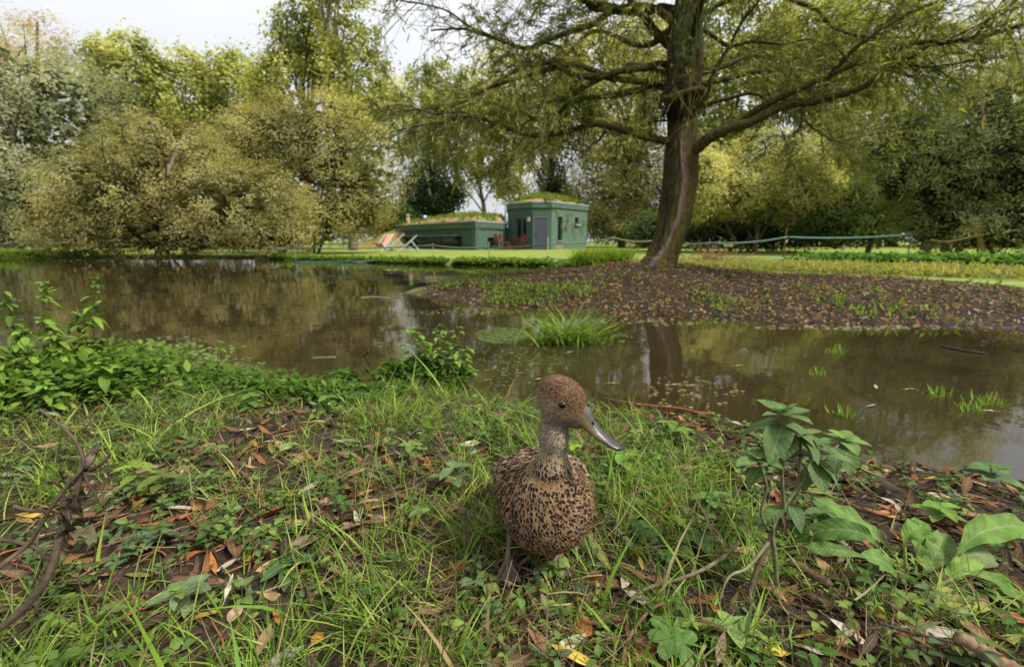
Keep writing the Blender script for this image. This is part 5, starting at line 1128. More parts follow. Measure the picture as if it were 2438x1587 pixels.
        for A1, B1 in ((tips[0], tips[1]), (tips[1], tips[2])):
            k1 = 12; w_ = np.linspace(0, 1, 9); idx = np.linspace(0, 15, k1).astype(int)
            g_ = A1[idx][:, None]*(1-w_)[None, :, None]+B1[idx][:, None]*w_[None, :, None]
            # scalloped front edge
            tt_ = np.linspace(0, 1, k1)[:, None]; g_ = ankle+(g_-ankle)*(1-.20*np.sin(w_*math.pi)[None]*tt_**2)[..., None]
            g_[..., 2] += -.0012+.0007*np.sin(w_*18)[None]*tt_
            i = np.arange(k1-1)[:, None]*9+np.arange(8)[None]; qd = np.stack([i, i+1, i+10, i+9], -1).reshape(-1, 4)
            wb.add(g_.reshape(-1, 3), qd, col=np.array([.105, .082, .062]))
        o = wb.obj('web', M['footmat'], lg); o.modifiers.new('thick', 'SOLIDIFY').thickness = .0008
    for o in root.children: pass
    return root
m, n, L = newmat('duck_feathers'); out = nd(n, 'OutputMaterial'); bs = nd(n, 'BsdfPrincipled', i_Roughness=.55); bs.inputs['Specular IOR Level'].default_value = .04
at = nd(n, 'Attribute', attribute_name='Col'); uv = nd(n, 'Attribute', attribute_name='fuv'); pa = nd(n, 'Attribute', attribute_name='pat'); pb = nd(n, 'Attribute', attribute_name='pat2')
su = nd(n, 'SeparateXYZ'); L.new(uv.outputs['Vector'], su.inputs[0]); spt = nd(n, 'SeparateXYZ'); L.new(pa.outputs['Vector'], spt.inputs[0]); sp2 = nd(n, 'SeparateXYZ'); L.new(pb.outputs['Vector'], sp2.inputs[0])
tc = nd(n, 'TexCoord'); nz = nd(n, 'TexNoise', i_Scale=230., i_Detail=1.); L.new(tc.outputs['Object'], nz.inputs['Vector'])
jit = mth(n, L, 'MULTIPLY', mth(n, L, 'SUBTRACT', nz.outputs[0], .5), 1.6)
ux = mth(n, L, 'DIVIDE', su.outputs[0], spt.outputs[0])
vy = mth(n, L, 'DIVIDE', mth(n, L, 'SUBTRACT', su.outputs[1], .70), spt.outputs[1])
e2 = mth(n, L, 'ADD', mth(n, L, 'ADD', mth(n, L, 'POWER', mth(n, L, 'ABSOLUTE', ux), 2.), mth(n, L, 'POWER', mth(n, L, 'ABSOLUTE', vy), 2.)), jit)
spot = nd(n, 'MapRange'); spot.interpolation_type = 'SMOOTHSTEP'; L.new(e2, spot.inputs[0]); spot.inputs[1].default_value = .75; spot.inputs[2].default_value = 1.25; spot.inputs[3].default_value = 1; spot.inputs[4].default_value = 0
# inner buff chevron on the larger back feathers
inn = nd(n, 'MapRange'); inn.interpolation_type = 'SMOOTHSTEP'; L.new(mth(n, L, 'ABSOLUTE', mth(n, L, 'SUBTRACT', e2, .36)), inn.inputs[0]); inn.inputs[1].default_value = .08; inn.inputs[2].default_value = .16; inn.inputs[3].default_value = .55; inn.inputs[4].default_value = 0
dark = mth(n, L, 'MULTIPLY', mth(n, L, 'MULTIPLY', spot.outputs[0], sp2.outputs[0]), mth(n, L, 'SUBTRACT', 1., mth(n, L, 'MULTIPLY', inn.outputs[0], mth(n, L, 'MULTIPLY', spt.outputs[2], mth(n, L, 'GREATER_THAN', sp2.outputs[1], .45)))))
barb = nd(n, 'TexWave', i_Scale=9., i_Distortion=0.); 
cmb = nd(n, 'CombineXYZ'); L.new(mth(n, L, 'ADD', su.outputs[1], mth(n, L, 'MULTIPLY', mth(n, L, 'ABSOLUTE', su.outputs[0]), -.6)), cmb.inputs[0]); L.new(cmb.outputs[0], barb.inputs['Vector'])
rootd = nd(n, 'MapRange'); L.new(su.outputs[1], rootd.inputs[0]); rootd.inputs[1].default_value = 0; rootd.inputs[2].default_value = .5; rootd.inputs[3].default_value = .45; rootd.inputs[4].default_value = 1
col = mixc(n, L, 1., at.outputs['Color'], rootd.outputs[0], 'MULTIPLY')
col = mixc(n, L, mth(n, L, 'MULTIPLY', barb.outputs[0], .22), col, (.10, .06, .03))
col = mixc(n, L, mth(n, L, 'LESS_THAN', mth(n, L, 'ABSOLUTE', su.outputs[0]), .05), col, mixc(n, L, .4, col, (.03, .02, .012)))
col = mixc(n, L, mth(n, L, 'MULTIPLY', dark, .96), col, (.011, .007, .005))
L.new(col, bs.inputs['Base Color']); bp = nd(n, 'Bump', i_Strength=.35, i_Distance=.0006); L.new(barb.outputs[0], bp.inputs['Height']); L.new(bp.outputs[0], bs.inputs['Normal'])
L.new(bs.outputs[0], out.inputs[0]); M['feather'] = m
M['duckskin'] = colmat('duck_down', .9, .1, .0008, 900, .3)
M['billmat'] = colmat('duck_bill', .33, .5, .0004, 520, .18)
M['footmat'] = colmat('duck_foot', .55, .35, .0007, 650, .35)
m, n, L = newmat('duck_eye'); out = nd(n, 'OutputMaterial'); bs = nd(n, 'BsdfPrincipled', i_Roughness=.08); bs.inputs['Base Color'].default_value = (.003, .002, .002, 1); bs.inputs['Specular IOR Level'].default_value = .3; L.new(bs.outputs[0], out.inputs[0]); M['eye'] = m
build_duck()

# ------------------------------------------------------------------ near bank: grass, litter, herbs
SOILF = lambda x, y: height(x, y)
def wedge(n, r0, r1, power, seed, amax=58):
    r = np.random.default_rng(seed); rr = (r0**power+(r1**power-r0**power)*r.random(n))**(1/power)
    a = np.radians(r.uniform(-amax, amax, n)); return np.sin(a)*rr, np.cos(a)*rr, r
def green(x, y):
    """how grassy the near bank is: lush on the left and centre, bare and littered to the right"""
    g = .62+.75*(fbm(x*3.2, y*3.2, s=111, o=3)-.5)*2.2+.3*(fbm(x*11, y*11, s=112, o=2)-.5)
    g -= .75*sstep(.20, .62, x-.25*(y-.6))*sstep(.42, .62, y)
    g -= .25*np.exp(-(((x+.05)/.22)**2+((y-1.02)/.10)**2)); g -= .35*np.exp(-(((x+.75)/.35)**2+((y-.62)/.09)**2))
    return g
duckd = lambda x, y: np.minimum(np.hypot(x-.0, y-.57), np.hypot(x-.068, y-.59))
GR = np.array([(.042, .085, .012), (.080, .150, .017), (.13, .225, .026), (.20, .30, .042), (.32, .37, .09)])
STRAW = np.array([(.20, .135, .060), (.27, .20, .10), (.12, .075, .038), (.33, .27, .15)])
def blades():
    x, y, r = wedge(200000, .30, 3.0, 1.05, 120); d = psd(pond, x, y)
    tuft = fbm(x*26, y*26, s=113, o=2); g = green(x, y)
    keep = (r.random(len(x)) < np.clip(g, 0.02, 1)**1.6*(.16+1.3*sstep(.46, .70, tuft)))*(d > .015)*(duckd(x, y) > .035)
    x, y = x[keep], y[keep]; n = len(x); z = height(x, y); g = green(x, y)
    kx = np.floor(x*38); ky = np.floor(y*38); ta = hsh(kx.astype(int), ky.astype(int), 0, 5)*6.28+r.normal(0, .9, n)   # blades of one tuft lean alike
    lean = r.uniform(.15, 1.15, n); dx = np.cos(ta)*lean; dy = np.sin(ta)*lean
    dv = nrm(np.column_stack([dx, dy, np.ones(n)])); sd = nrm(np.column_stack([-dy, dx, 0*dx])+r.normal(0, .25, (n, 3))*[1, 1, .3]); up = nrm(np.cross(dv, sd)); up = np.where((up[:, 2:] > 0), -up, up)
    L_ = r.gamma(3.4, .0098, n)*(.7+.5*g)+.008; big = r.random(n) < .025; L_ = np.where(big, L_*1.9, L_); near = np.hypot(x, y) < .42; L_ = np.where(near, L_*.75, L_)
    L_ *= 1-.55*np.exp(-((x-.03)/.11)**2)*((y > .33) & (y < .56))
    W_ = np.where(big, .0026, r.uniform(.0006, .0014, n))
    v, q, uv, k = strips(np.column_stack([x, y, z-.002]), dv, sd, up, L_, W_, [.8, 1, .85, .5, .05], r.uniform(.1, .75, n), twist=r.normal(0, .5, n))
    c = GR[np.clip((r.beta(2, 2, n)*5).astype(int), 0, 4)]*r.uniform(.75, 1.2, (n, 1)); c = np.where((r.random(n) < .07)[:, None], STRAW[r.integers(0, 4, n)], c)
    o = MB().add(v, q, col=np.repeat(c, k, 0), uv=uv).obj('grass', M['grass']); tag(o, kind='stuff'); print('blades', n)
    # dry stalks and last year's grass lying matted
    x, y, r = wedge(40000, .30, 2.2, 1.0, 121); d = psd(pond, x, y); keep = (d > .01) & (r.random(len(x)) < (.08+.8*sstep(.42, .68, fbm(x*5, y*5, s=114)))*np.clip(.15+green(x, y), .1, 1)); x, y = x[keep], y[keep]; n = len(x); z = height(x, y)+r.gamma(2, .004, n)
    a = r.uniform(0, 6.28, n); dv = nrm(np.column_stack([np.cos(a), np.sin(a), r.normal(.08, .25, n)])); sd = nrm(np.cross(dv, r.normal(0, .3, (n, 3))+[0, 0, 1.])); up = np.cross(sd, dv)
    v, q, uv, k = strips(np.column_stack([x, y, z]), dv, sd, up, r.gamma(3, .014, n)+.01, r.uniform(.0004, .0011, n), [1, 1, .8, .4], r.normal(-.05, .3, n), twist=r.normal(0, 1, n))
    c = STRAW[r.integers(0, 4, n)]*r.uniform(.45, 1.05, (n, 1)); o = MB().add(v, q, col=np.repeat(c, k, 0), uv=uv).obj('dry_grass', M['grass']); tag(o, kind='stuff')
blades()
def cover():
    """small round and oval leaved herbs creeping over the bank"""
    x, y, r = wedge(7500, .32, 2.6, 1.3, 130); d = psd(pond, x, y); f = fbm(x*6, y*6, s=131, o=3)
    dens = sstep(.42, .62, f)*(.35+.65*sstep(.5, 1.1, y))+.05; keep = (d > .0) & (r.random(len(x)) < dens) & (duckd(x, y) > .03); x, y = x[keep], y[keep]; n = len(x); z = height(x, y)
    h = r.uniform(.008, .045, n); per = 6; i = np.repeat(np.arange(n), per); m_ = n*per; tier = r.integers(0, 2, m_)
    a = np.tile(np.arange(per)*6.28/per*1.0, n)+r.uniform(0, 6.28, n)[i]+r.normal(0, .3, m_); el = r.uniform(.0, .6, m_)
    dv = np.column_stack([np.cos(a)*np.cos(el), np.sin(a)*np.cos(el), np.sin(el)]); sd = np.column_stack([-np.sin(a), np.cos(a), 0*a]); sd = nrm(sd+r.normal(0, .2, (m_, 3))); up = np.cross(sd, dv); up *= np.sign(up[:, 2:]+1e-6)
    size = r.uniform(.006, .017, n)[i]*r.uniform(.7, 1.2, m_)
    p = np.column_stack([x, y, z])[i]; p[:, 2] += h[i]*(1-.45*tier)
    v, q, uv, k = strips(p+dv*size[:, None]*.25, dv, sd, up, size, size*.36, [.25, 1, .75, .08], -.35, cols=3, fold=.25)
    pal = np.array([(.045, .095, .017), (.07, .135, .026), (.10, .17, .038), (.085, .135, .058), (.15, .22, .045)]); c = pal[r.integers(0, 5, n)][i]*r.uniform(.8, 1.2, (m_, 1))
    mb = MB().add(v, q, col=np.repeat(c, k, 0), uv=uv)
    st = np.stack([np.column_stack([x, y, z-.003]), np.column_stack([x, y, z+h*.5]), np.column_stack([x, y, z+h])], 1); v, q = tubes(st, np.full((n, 3), .0007), 3); mb.add(v, q, col=(.09, .10, .03))
    o = mb.obj('creeping_herbs', M['leaf_vein']); tag(o, kind='stuff'); print('cover', m_)
cover()
LIT = {'rust': (.23, .085, .035), 'brown': (.12, .062, .036), 'mauve': (.22, .15, .12), 'pale': (.40, .37, .29), 'grey-green': (.24, .27, .17), 'yellow': (.42, .28, .04), 'tan': (.31, .20, .105), 'dark': (.05, .028, .018), 'orange': (.36, .14, .03), 'olive': (.14, .15, .04)}
WIL = [.06, .45, .8, .98, 1, .9, .68, .35, .04]
def litter():
    def lay(n, r0, r1, power, seed, mask, size, name, lift=.004, cols=3, prof=WIL, mat='litter'):
        x, y, r = wedge(n, r0, r1, power, seed, 62); keep = mask(x, y, r); x, y = x[keep], y[keep]; n = len(x); z = height(x, y)+r.gamma(1.5, lift, n)
        a = r.uniform(0, 6.28, n); e = .02
        zx = (height(x+e, y)-height(x-e, y))/(2*e); zy = (height(x, y+e)-height(x, y-e))/(2*e)
        nn = nrm(np.column_stack([-zx, -zy, np.ones(n)])+r.normal(0, .28, (n, 3))); dv = nrm(np.cross(nn, np.column_stack([np.cos(a), np.sin(a), 0*a]))); sd = np.cross(dv, nn)
        L_ = size*r.uniform(.55, 1.25, n); W_ = L_*r.uniform(.09, .16, n)
        v, q, uv, k = strips(np.column_stack([x, y, z])-dv*L_[:, None]*.5, dv, sd, nn, L_, W_, prof, r.normal(-.02, .16, n), cols=cols, fold=r.normal(.15, .4, n) if cols == 3 else 0, twist=r.normal(0, .5, n))
        keys = ['rust', 'brown', 'mauve', 'pale', 'grey-green', 'yellow', 'tan', 'dark', 'orange', 'olive']; pr = np.array([.15, .30, .06, .035, .035, .025, .12, .25, .02, .03] if cols == 3 else [.07, .22, .03, .07, .04, .05, .22, .26, .03, .04]); pr = pr/pr.sum(); ci = r.choice(10, n, p=pr)
        c = np.array([LIT[k_] for k_ in keys])[ci]*r.uniform(.55, 1.15, (n, 1))*(np.array([.80, .74, .56]) if cols == 2 else 1)
        o = MB().add(v, q, col=np.repeat(c, k, 0), uv=uv).obj(name, M[mat]); tag(o, kind='stuff'); print(name, n)
    lay(9000, .3, 2.3, 1.15, 140, lambda x, y, r: (psd(pond, x, y) > -.03) & (r.random(len(x)) < .13+.75*sstep(.72, .22, green(x, y))) & (duckd(x, y) > .02), .052, 'leaf_litter')
    def farm(x, y, r): return (y > 2.2) & (psd(litter_poly, x, y) < .12*(r.random(len(x)))) & (psd(pond, x, y) > -.05)
    lay(95000, 2.6, 8, 1.6, 141, farm, .037, 'mound_litter', .005, 2, [.1, 1, .8, .1], 'litter_far')
litter()
def mound_green():
    x, y, r = wedge(60000, 2.8, 7.5, 1.5, 150, 60); d = psd(pond, x, y); lp = psd(litter_poly, x, y); f = fbm(x*1.8, y*1.8, s=151, o=3)
    keep = (y > 2.3) & (lp < .1) & (d > -.02) & (r.random(len(x)) < sstep(.45, .66, f)*(.15+.85*sstep(1.1, .15, d))*(.4+.6*sstep(2.5, .5, x))); x, y = x[keep], y[keep]; n = len(x); z = height(x, y)+r.uniform(0, .05, n)
    dv = nrm(r.normal(0, 1, (n, 3))*[1, 1, .5]+[0, 0, .6]); s, u = frames(dv); v, q, uv, k = strips(np.column_stack([x, y, z]), dv, s, u, r.uniform(.025, .06, n), r.uniform(.005, .014, n), [.4, 1, .1], .3)
    pal = np.array([(.06, .12, .02), (.11, .19, .03), (.18, .26, .04), (.16, .20, .06)]); o = MB().add(v, q, col=np.repeat(pal[r.integers(0, 4, n)], k, 0), uv=uv).obj('mound_weeds', M['leaf_far']); tag(o, kind='stuff')
mound_green()
def twigs_stuff():
    x, y, r = wedge(2600, .32, 2.0, 1.1, 160); keep = (psd(pond, x, y) > 0) & (r.random(len(x)) < .15+.85*sstep(.7, .2, green(x, y))) & (duckd(x, y) > .04); x, y = x[keep], y[keep]; n = len(x); z = height(x, y)+r.uniform(.001, .008, n)
    a = r.uniform(0, 6.28, n); L_ = r.gamma(2.5, .018, n)+.01; t = np.linspace(0, 1, 5); d = np.column_stack([np.cos(a), np.sin(a), r.normal(0, .08, n)])
    p = np.column_stack([x, y, z])[:, None]+d[:, None]*(L_[:, None]*t)[..., None]+np.cumsum(r.normal(0, .0016, (n, 5, 3)), 1); v, q = tubes(p, np.linspace(1, .6, 5)[None]*r.uniform(.0006, .0020, (n, 1)), 4)
    c = np.array([(.10, .055, .035), (.17, .10, .06), (.06, .04, .03), (.24, .09, .05)])[r.integers(0, 4, n)]; o = MB().add(v, q, col=np.repeat(c, 20, 0)).obj('fallen_twigs', M['twig']); tag(o, kind='stuff')
twigs_stuff()

# ------------------------------------------------------------------ single fallen leaves one can point to
def one_leaf(px, py, ln, wd, rot, colr, label, lift=.004, bend=.05, fold=.25, tilt=(0, 0), z=None, prof=WIL, name='fallen_leaf', cat='leaf', group=None, twist=.2, on_water=False):
    g = G(px, py, .1 if not on_water else .002)
    for _ in range(3):
        if not on_water: g = G(px, py, height(g[0], g[1])+lift)
    c_ = LIT[colr] if isinstance(colr, str) else colr
    nn = nrm(np.array([tilt[0], tilt[1], 1.])); a = math.radians(rot); dv = np.array([math.cos(a), math.sin(a), 0]); dv = nrm(dv-nn*(dv@nn)); sd = np.cross(dv, nn)
    v, q, uv, k = strips(-dv*ln/2, dv[None], sd[None], nn[None], ln, wd/2, np.interp(np.linspace(0, 1, 15), np.linspace(0, 1, len(prof)), prof), bend, cols=5, fold=fold, twist=twist, wav=.12)
    t = (uv[:, 1:2]); cc = np.array(c_)*(1+.25*np.sin(t*9+px))*np.ones((len(v), 3))
    mb = MB().add(v, q, col=cc, uv=uv); p0 = -dv*ln/2; vt, qt = tubes(np.array([p0+dv*.002, p0-dv*.006, p0-dv*.012+nn*.002]), [.0007, .0006, .0005], 4); mb.add(vt, qt, col=np.array(c_)*.7)
    o = mb.obj(name, M['litter']); o.location = g; o.rotation_euler.z = 0; tag(o, label, cat, group or 'fallen leaves'); return o
OV = [.05, .68, .97, 1, .96, .80, .50, .06]
HERO = [
 (562, 1452, .034, .016, 95, (.34, .22, .16), 'pinkish tan oval leaf lying flat at lower left', .006, OV),
 (546, 1395, .038, .009, 100, 'pale', 'curled white-backed leaf standing just above the pinkish oval leaf', .02, WIL),
 (602, 1262, .050, .014, 172, (.30, .33, .16), 'grey-green willow leaf with yellow tip resting on grass, left of centre', .014, WIL),
 (572, 1310, .040, .012, 85, 'grey-green', 'pale blue-green leaf hanging beneath the yellow-tipped leaf', .006, WIL),
 (850, 1235, .040, .009, 120, 'pale', 'pale folded willow leaf in the grass, left of the duck', .012, WIL),
 (900, 1232, .042, .012, -12, 'mauve', 'mauve-white willow leaf beside the pale folded one, left of the duck', .012, WIL),
 (695, 1182, .034, .015, -30, 'yellow', 'small yellow leaf in the grass above the yellow-tipped leaf', .008, OV),
 (757, 1517, .017, .013, 60, 'orange', 'small bright orange leaf near the lower left edge of the mud', .008, OV),
 (1388, 1492, .030, .024, 75, (.30, .10, .035), 'broad rust-orange leaf lying below and right of the duck', .008, OV),
 (1447, 1477, .052, .013, 2, (.17, .07, .045), 'dark russet willow leaf pointing right from the rust-orange leaf', .010, WIL),
 (1355, 1532, .052, .014, 32, (.29, .32, .20), 'pale green willow leaf at the bottom, beneath the rust-orange leaf', .010, WIL),
 (1373, 1562, .062, .011, -25, (.45, .30, .045), 'curved yellow willow leaf with a brown spot at the bottom edge', .012, WIL),
 (1288, 1530, .045, .013, 150, (.28, .12, .085), 'reddish mauve willow leaf at the bottom left of the pale green one', .006, WIL),
 (1535, 1560, .034, .022, 20, (.24, .075, .025), 'red-brown curled leaf by the lobed green leaves at the bottom', .010, OV),
 (1457, 1515, .042, .012, -4, (.20, .155, .14), 'greyish brown willow leaf lying under the russet one', .004, WIL),
 (1305, 1310, .060, .013, -38, (.30, .15, .07), 'long orange-brown curled leaf between the legs of the duck', .014, WIL),
 (1300, 1440, .034, .012, 115, (.17, .12, .11), 'purplish brown leaf standing below the right foot of the duck', .012, WIL),
 (1525, 1425, .046, .012, -40, (.36, .33, .26), 'pale twisted leaf between two bare stems, right of the duck', .010, WIL),
 (1570, 1385, .042, .013, 172, (.16, .065, .04), 'dark red-brown leaf right of the duck, above the pale twisted one', .006, WIL),
 (1915, 1365, .036, .020, 70, (.42, .40, .30), 'papery white leaf skeleton beside the broad-leaved dock', .010, OV),
 (2238, 1500, .085, .014, -12, (.40, .35, .32), 'long white willow leaf in the lower right, ending at the log', .014, WIL),
 (2030, 1507, .050, .012, -48, (.38, .32, .29), 'pinkish white willow leaf in the lower right grass', .012, WIL),
 (2080, 1445, .055, .013, -62, (.20, .21, .10), 'olive green willow leaf pointing up, lower right', .016, WIL),
 (2280, 1440, .060, .034, -28, (.20, .22, .055), 'broad mottled yellow-green leaf lying under the dock', .006, OV),
 (1858, 1548, .052, .016, 15, (.46, .32, .05), 'golden yellow leaf at the bottom between stem and dock', .012, OV),
 (1960, 1545, .044, .012, -14, (.34, .28, .26), 'faded mauve leaf at the bottom right of the golden leaf', .006, WIL),
 (2395, 1525, .045, .012, 8, (.20, .22, .05), 'olive leaf above the pale log in the lower right corner', .010, WIL),
 (1370, 1150, .034, .013, 95, 'tan', 'tan curled leaf beneath the small green plant right of the breast', .008, WIL),
 (1427, 1150, .036, .013, -12, (.28, .12, .06), 'orange-brown leaf on the mud right of the duck breast', .006, WIL),
 (1590, 1200, .048, .010, -20, (.34, .14, .05), 'orange willow leaf on the mud right of the duck', .008, WIL),
 (1508, 1232, .016, .011, 30, (.50, .32, .03), 'tiny bright yellow leaf right of the duck breast', .006, OV),
 (1474, 1242, .022, .009, 40, 'pale', 'small whitish leaf near the tiny yellow one', .008, WIL),
 (1156, 1150, .028, .010, 82, (.32, .16, .09), 'orange-brown leaf hanging by the small herb left of the duck', .018, WIL),
 (1630, 1110, .030, .014, 160, 'mauve', 'dusty pink leaf near the shore, below the green weed', .006, OV),
 (1550, 1020, .045, .008, -8, (.40, .37, .25), 'pale thin leaf at the waterline right of the duck head', .004, WIL),
 (2130, 1195, .055, .010, -18, (.32, .25, .22), 'pinkish grey curled leaf on mud, right of the tall mint', .006, WIL),
 (2235, 1180, .040, .017, -35, (.38, .28, .19), 'pale tan crumpled leaf on the right-hand mud', .008, OV),
 (15, 1128, .085, .012, 15, 'pale', 'white willow leaf at the left edge of the picture', .008, WIL),
 (690, 1062, .050, .030, 60, (.15, .21, .07), 'broad pale green heart-shaped leaf standing in grass, left of centre', .020, OV),
 (720, 1062+0, .030, .010, 0, 'rust', 'rust-coloured leaf just right of the heart-shaped leaf', .006, WIL),
 (305, 1017, .060, .012, 6, 'rust', 'reddish leaf in the grass far left, below the nettles', .008, WIL),
]
for px, py, ln, wd, rot, c, lab, lift, prof in HERO:
    dist = np.linalg.norm(G(px, py, .1)-[0, 0, CZ])
    one_leaf(px, py, ln, wd, rot, c, lab, lift, bend=random.uniform(-.15, .22), fold=random.uniform(-.1, .5), tilt=(random.uniform(-.3, .3), -random.uniform(.1, .5)), prof=prof)
# floating leaves on the water
for i, (px, py, rot, c, lab) in enumerate([(1610, 915, 5, 'pale', 'white leaf floating on the dark reflection of the willow trunk'), (1645, 918, -15, (.36, .33, .2), 'small pale leaf floating right of the white one'), (1243, 888, 12, 'mauve', 'pinkish white leaf floating above and left of the duck head'), (1286, 902, 8, (.40, .32, .08), 'yellow leaf floating left of the duck head'), (1460, 912, -4, (.35, .27, .08), 'yellow-brown leaf floating right of the duck head'), (1268, 820, 40, 'pale', 'small white leaf floating below the grass tussock'), (1357, 838, 30, 'pale', 'white leaf floating in front of the grass tussock'), (2075, 965, 20, (.35, .20, .15), 'tiny pink leaf floating on the brown water at the right'), (2168, 926, 0, (.35, .26, .10), 'tan leaf floating on the water far right'), (2085, 920, 60, 'pale', 'tiny pale leaf upright on the water at the right'), (905, 816, 0, 'grey-green', 'pale leaf floating left of the small shrub'), (2360, 978, -20, 'pale', 'white leaf floating by the sprigs at the far right'), (1760, 870, 15, (.3, .3, .16), 'small olive leaf floating right of the trunk reflection')]):
    one_leaf(px, py, .05, .011, rot, c, lab, 0, bend=.05, fold=.3, prof=WIL, group='leaves floating on the pond', on_water=True)

# ------------------------------------------------------------------ plants with leaves of their own
def plant_leaf(parent, p, dv, ln, wd, col, bend=-.3, prof=OV, fold=.25, roll=0., name='leaf', wav=.05, k=11):
    p = np.array(p, float); dv = nrm(np.array(dv, float)); up = np.array([0, 0, 1.])-dv*dv[2]; up = nrm(up); sd = np.cross(dv, up)
    sd, up = sd*math.cos(roll)+up*math.sin(roll), -sd*math.sin(roll)+up*math.cos(roll)
    v, q, uv, kk = strips(p, dv[None], sd[None], up[None], ln, wd/2, np.interp(np.linspace(0, 1, k), np.linspace(0, 1, len(prof)), prof), bend, cols=5, fold=fold, twist=random.uniform(-.2, .2), wav=wav)
    return MB().add(v, q, col=np.array(col)*random.uniform(.85, 1.15), uv=uv).obj(name, M['leaf_vein'], parent)
def stem(parent, pts, r0, r1, col, k=20, name='stem', mat='stem'):
    pth = smooth_path(pts, k); rd = np.linspace(r0, r1, k)*(1+.06*np.sin(np.arange(k)*2.1)); v, q = tubes(pth, rd, 7)
    MB().add(v, q, col=np.array(col)*(.8+.4*fbm(v[:, 0]*200, v[:, 1]*200, v[:, 2]*80, s=6)[:, None])).obj(name, M[mat], parent); return pth
def anchor(px, py):
    g = G(px, py, .1)
    for _ in range(3): g = G(px, py, height(g[0], g[1]))
    return g
def PL(pts, y0, y1, org):
    ys = np.linspace(y0, y1, len(pts)); return [P(x, y, Y)-org for (x, y), Y in zip(pts, ys)]
MINT = (.095, .165, .060); MINT2 = (.085, .15, .055)
def whorl(t, c, n, ln, wd, col, el=.25, a0=0., bend=-.2):
    for i in range(n):
        a = a0+i*2*math.pi/n+random.uniform(-.2, .2); e = el+random.uniform(-.15, .15)
        plant_leaf(t, c, (math.cos(a)*math.cos(e), math.sin(a)*math.cos(e), math.sin(e)), ln*WS*random.uniform(.75, 1.2), wd*WS*random.uniform(.8, 1.15), col, bend)
WS = 1.0
def tall_mint():
    global WS; WS = 1.22
    b = anchor(1800, 1440); t = empty('water_mint', b, 'tall leafy mint with bare brown stems, standing on the bank right of the duck', 'plant'); o = b; Y0 = b[1]
    brown = (.085, .062, .038); grn = (.10, .11, .045)
    s1 = stem(t, PL([(1775, 1455), (1800, 1360), (1850, 1250), (1885, 1190), (1930, 1120), (1990, 1065), (2008, 1050)], Y0, Y0+.09, o), .0036, .0018, brown, 26)
    s2 = stem(t, PL([(1852, 1450), (1846, 1330), (1840, 1260), (1870, 1200), (1915, 1140), (1935, 1080)], Y0+.01, Y0+.05, o), .0034, .0020, grn, 22)
    s3 = stem(t, PL([(1870, 1215), (1900, 1150), (1905, 1080), (1905, 1040)], Y0+.04, Y0+.05, o), .0022, .0016, grn)
    s4 = stem(t, PL([(1828, 1260), (1812, 1220), (1825, 1160), (1810, 1110), (1802, 1095)], Y0+.02, Y0+.03, o), .0022, .0014, grn)
    s5 = stem(t, PL([(1868, 1215), (1862, 1130), (1872, 1060), (1870, 1010), (1868, 990)], Y0+.03, Y0+.05, o), .0024, .0013, grn)
    s6 = stem(t, PL([(1700, 1490), (1730, 1380), (1780, 1350), (1830, 1290)], Y0-.02, Y0+.02, o), .0012, .0026, (.14, .14, .07))
    top5 = s5[-1]; whorl(t, top5+[0, 0, .001], 4, .030, .017, MINT, .25, .3); whorl(t, top5-[0, 0, .012], 4, .040, .026, MINT, -.15, 1.0, -.6); whorl(t, top5+[0, 0, .006], 4, .014, .009, (.12, .20, .06), .7, .1)
    plant_leaf(t, top5-[0, 0, .018], (-.25, -.75, -.55), .040, .032, (.10, .17, .07), -.3)
    top1 = s1[-1]; whorl(t, top1, 4, .036, .019, (.11, .20, .06), .12, .0, -.3); whorl(t, top1+[0, 0, .005], 4, .016, .012, (.14, .24, .06), .5, .7); plant_leaf(t, top1-[0, 0, .004], (.0, -.6, -.75), .042, .034, (.10, .17, .06), -.2)
    top4 = s4[-1]; whorl(t, top4, 4, .030, .018, MINT, .15, .6); whorl(t, top4+[0, 0, .004], 3, .014, .010, (.14, .22, .07), .5)
    top2 = s2[-1]; plant_leaf(t, top2, (-.9, -.15, .15), .046, .026, MINT2, -.25); plant_leaf(t, top2, (.9, -.2, .12), .05, .024, MINT2, -.3); plant_leaf(t, top2-[0, 0, .01], (.1, -.8, -.55), .040, .030, MINT, -.3); plant_leaf(t, top2-[0, 0, .006], (.75, -.5, -.35), .046, .024, MINT2, -.5)
    top3 = s3[-1]; plant_leaf(t, top3, (.85, -.1, -.1), .050, .026, MINT2, -.2); plant_leaf(t, top3, (-.8, -.2, .05), .042, .026, MINT2, -.2); plant_leaf(t, top3, (.3, -.6, -.3), .036, .024, MINT2, -.4); whorl(t, top3+[0, 0, .003], 3, .02, .012, (.12, .2, .06), .6)
    for i in (12, 17, 21): plant_leaf(t, s1[i], (random.uniform(-1, 1), -.6, -.2), .034, .020, MINT2, -.5)
    plant_leaf(t, s4[14], (-.7, -.4, -.3), .030, .018, MINT2, -.5); plant_leaf(t, s2[12], (-.85, -.3, -.1), .042, .024, MINT, -.5); plant_leaf(t, s2[11], (.5, -.5, -.5), .025, .012, (.07, .04, .03), -.8)
    plant_leaf(t, s1[20], (.7, -.2, -.7), .03, .013, (.035, .022, .016), -.6)
tall_mint()
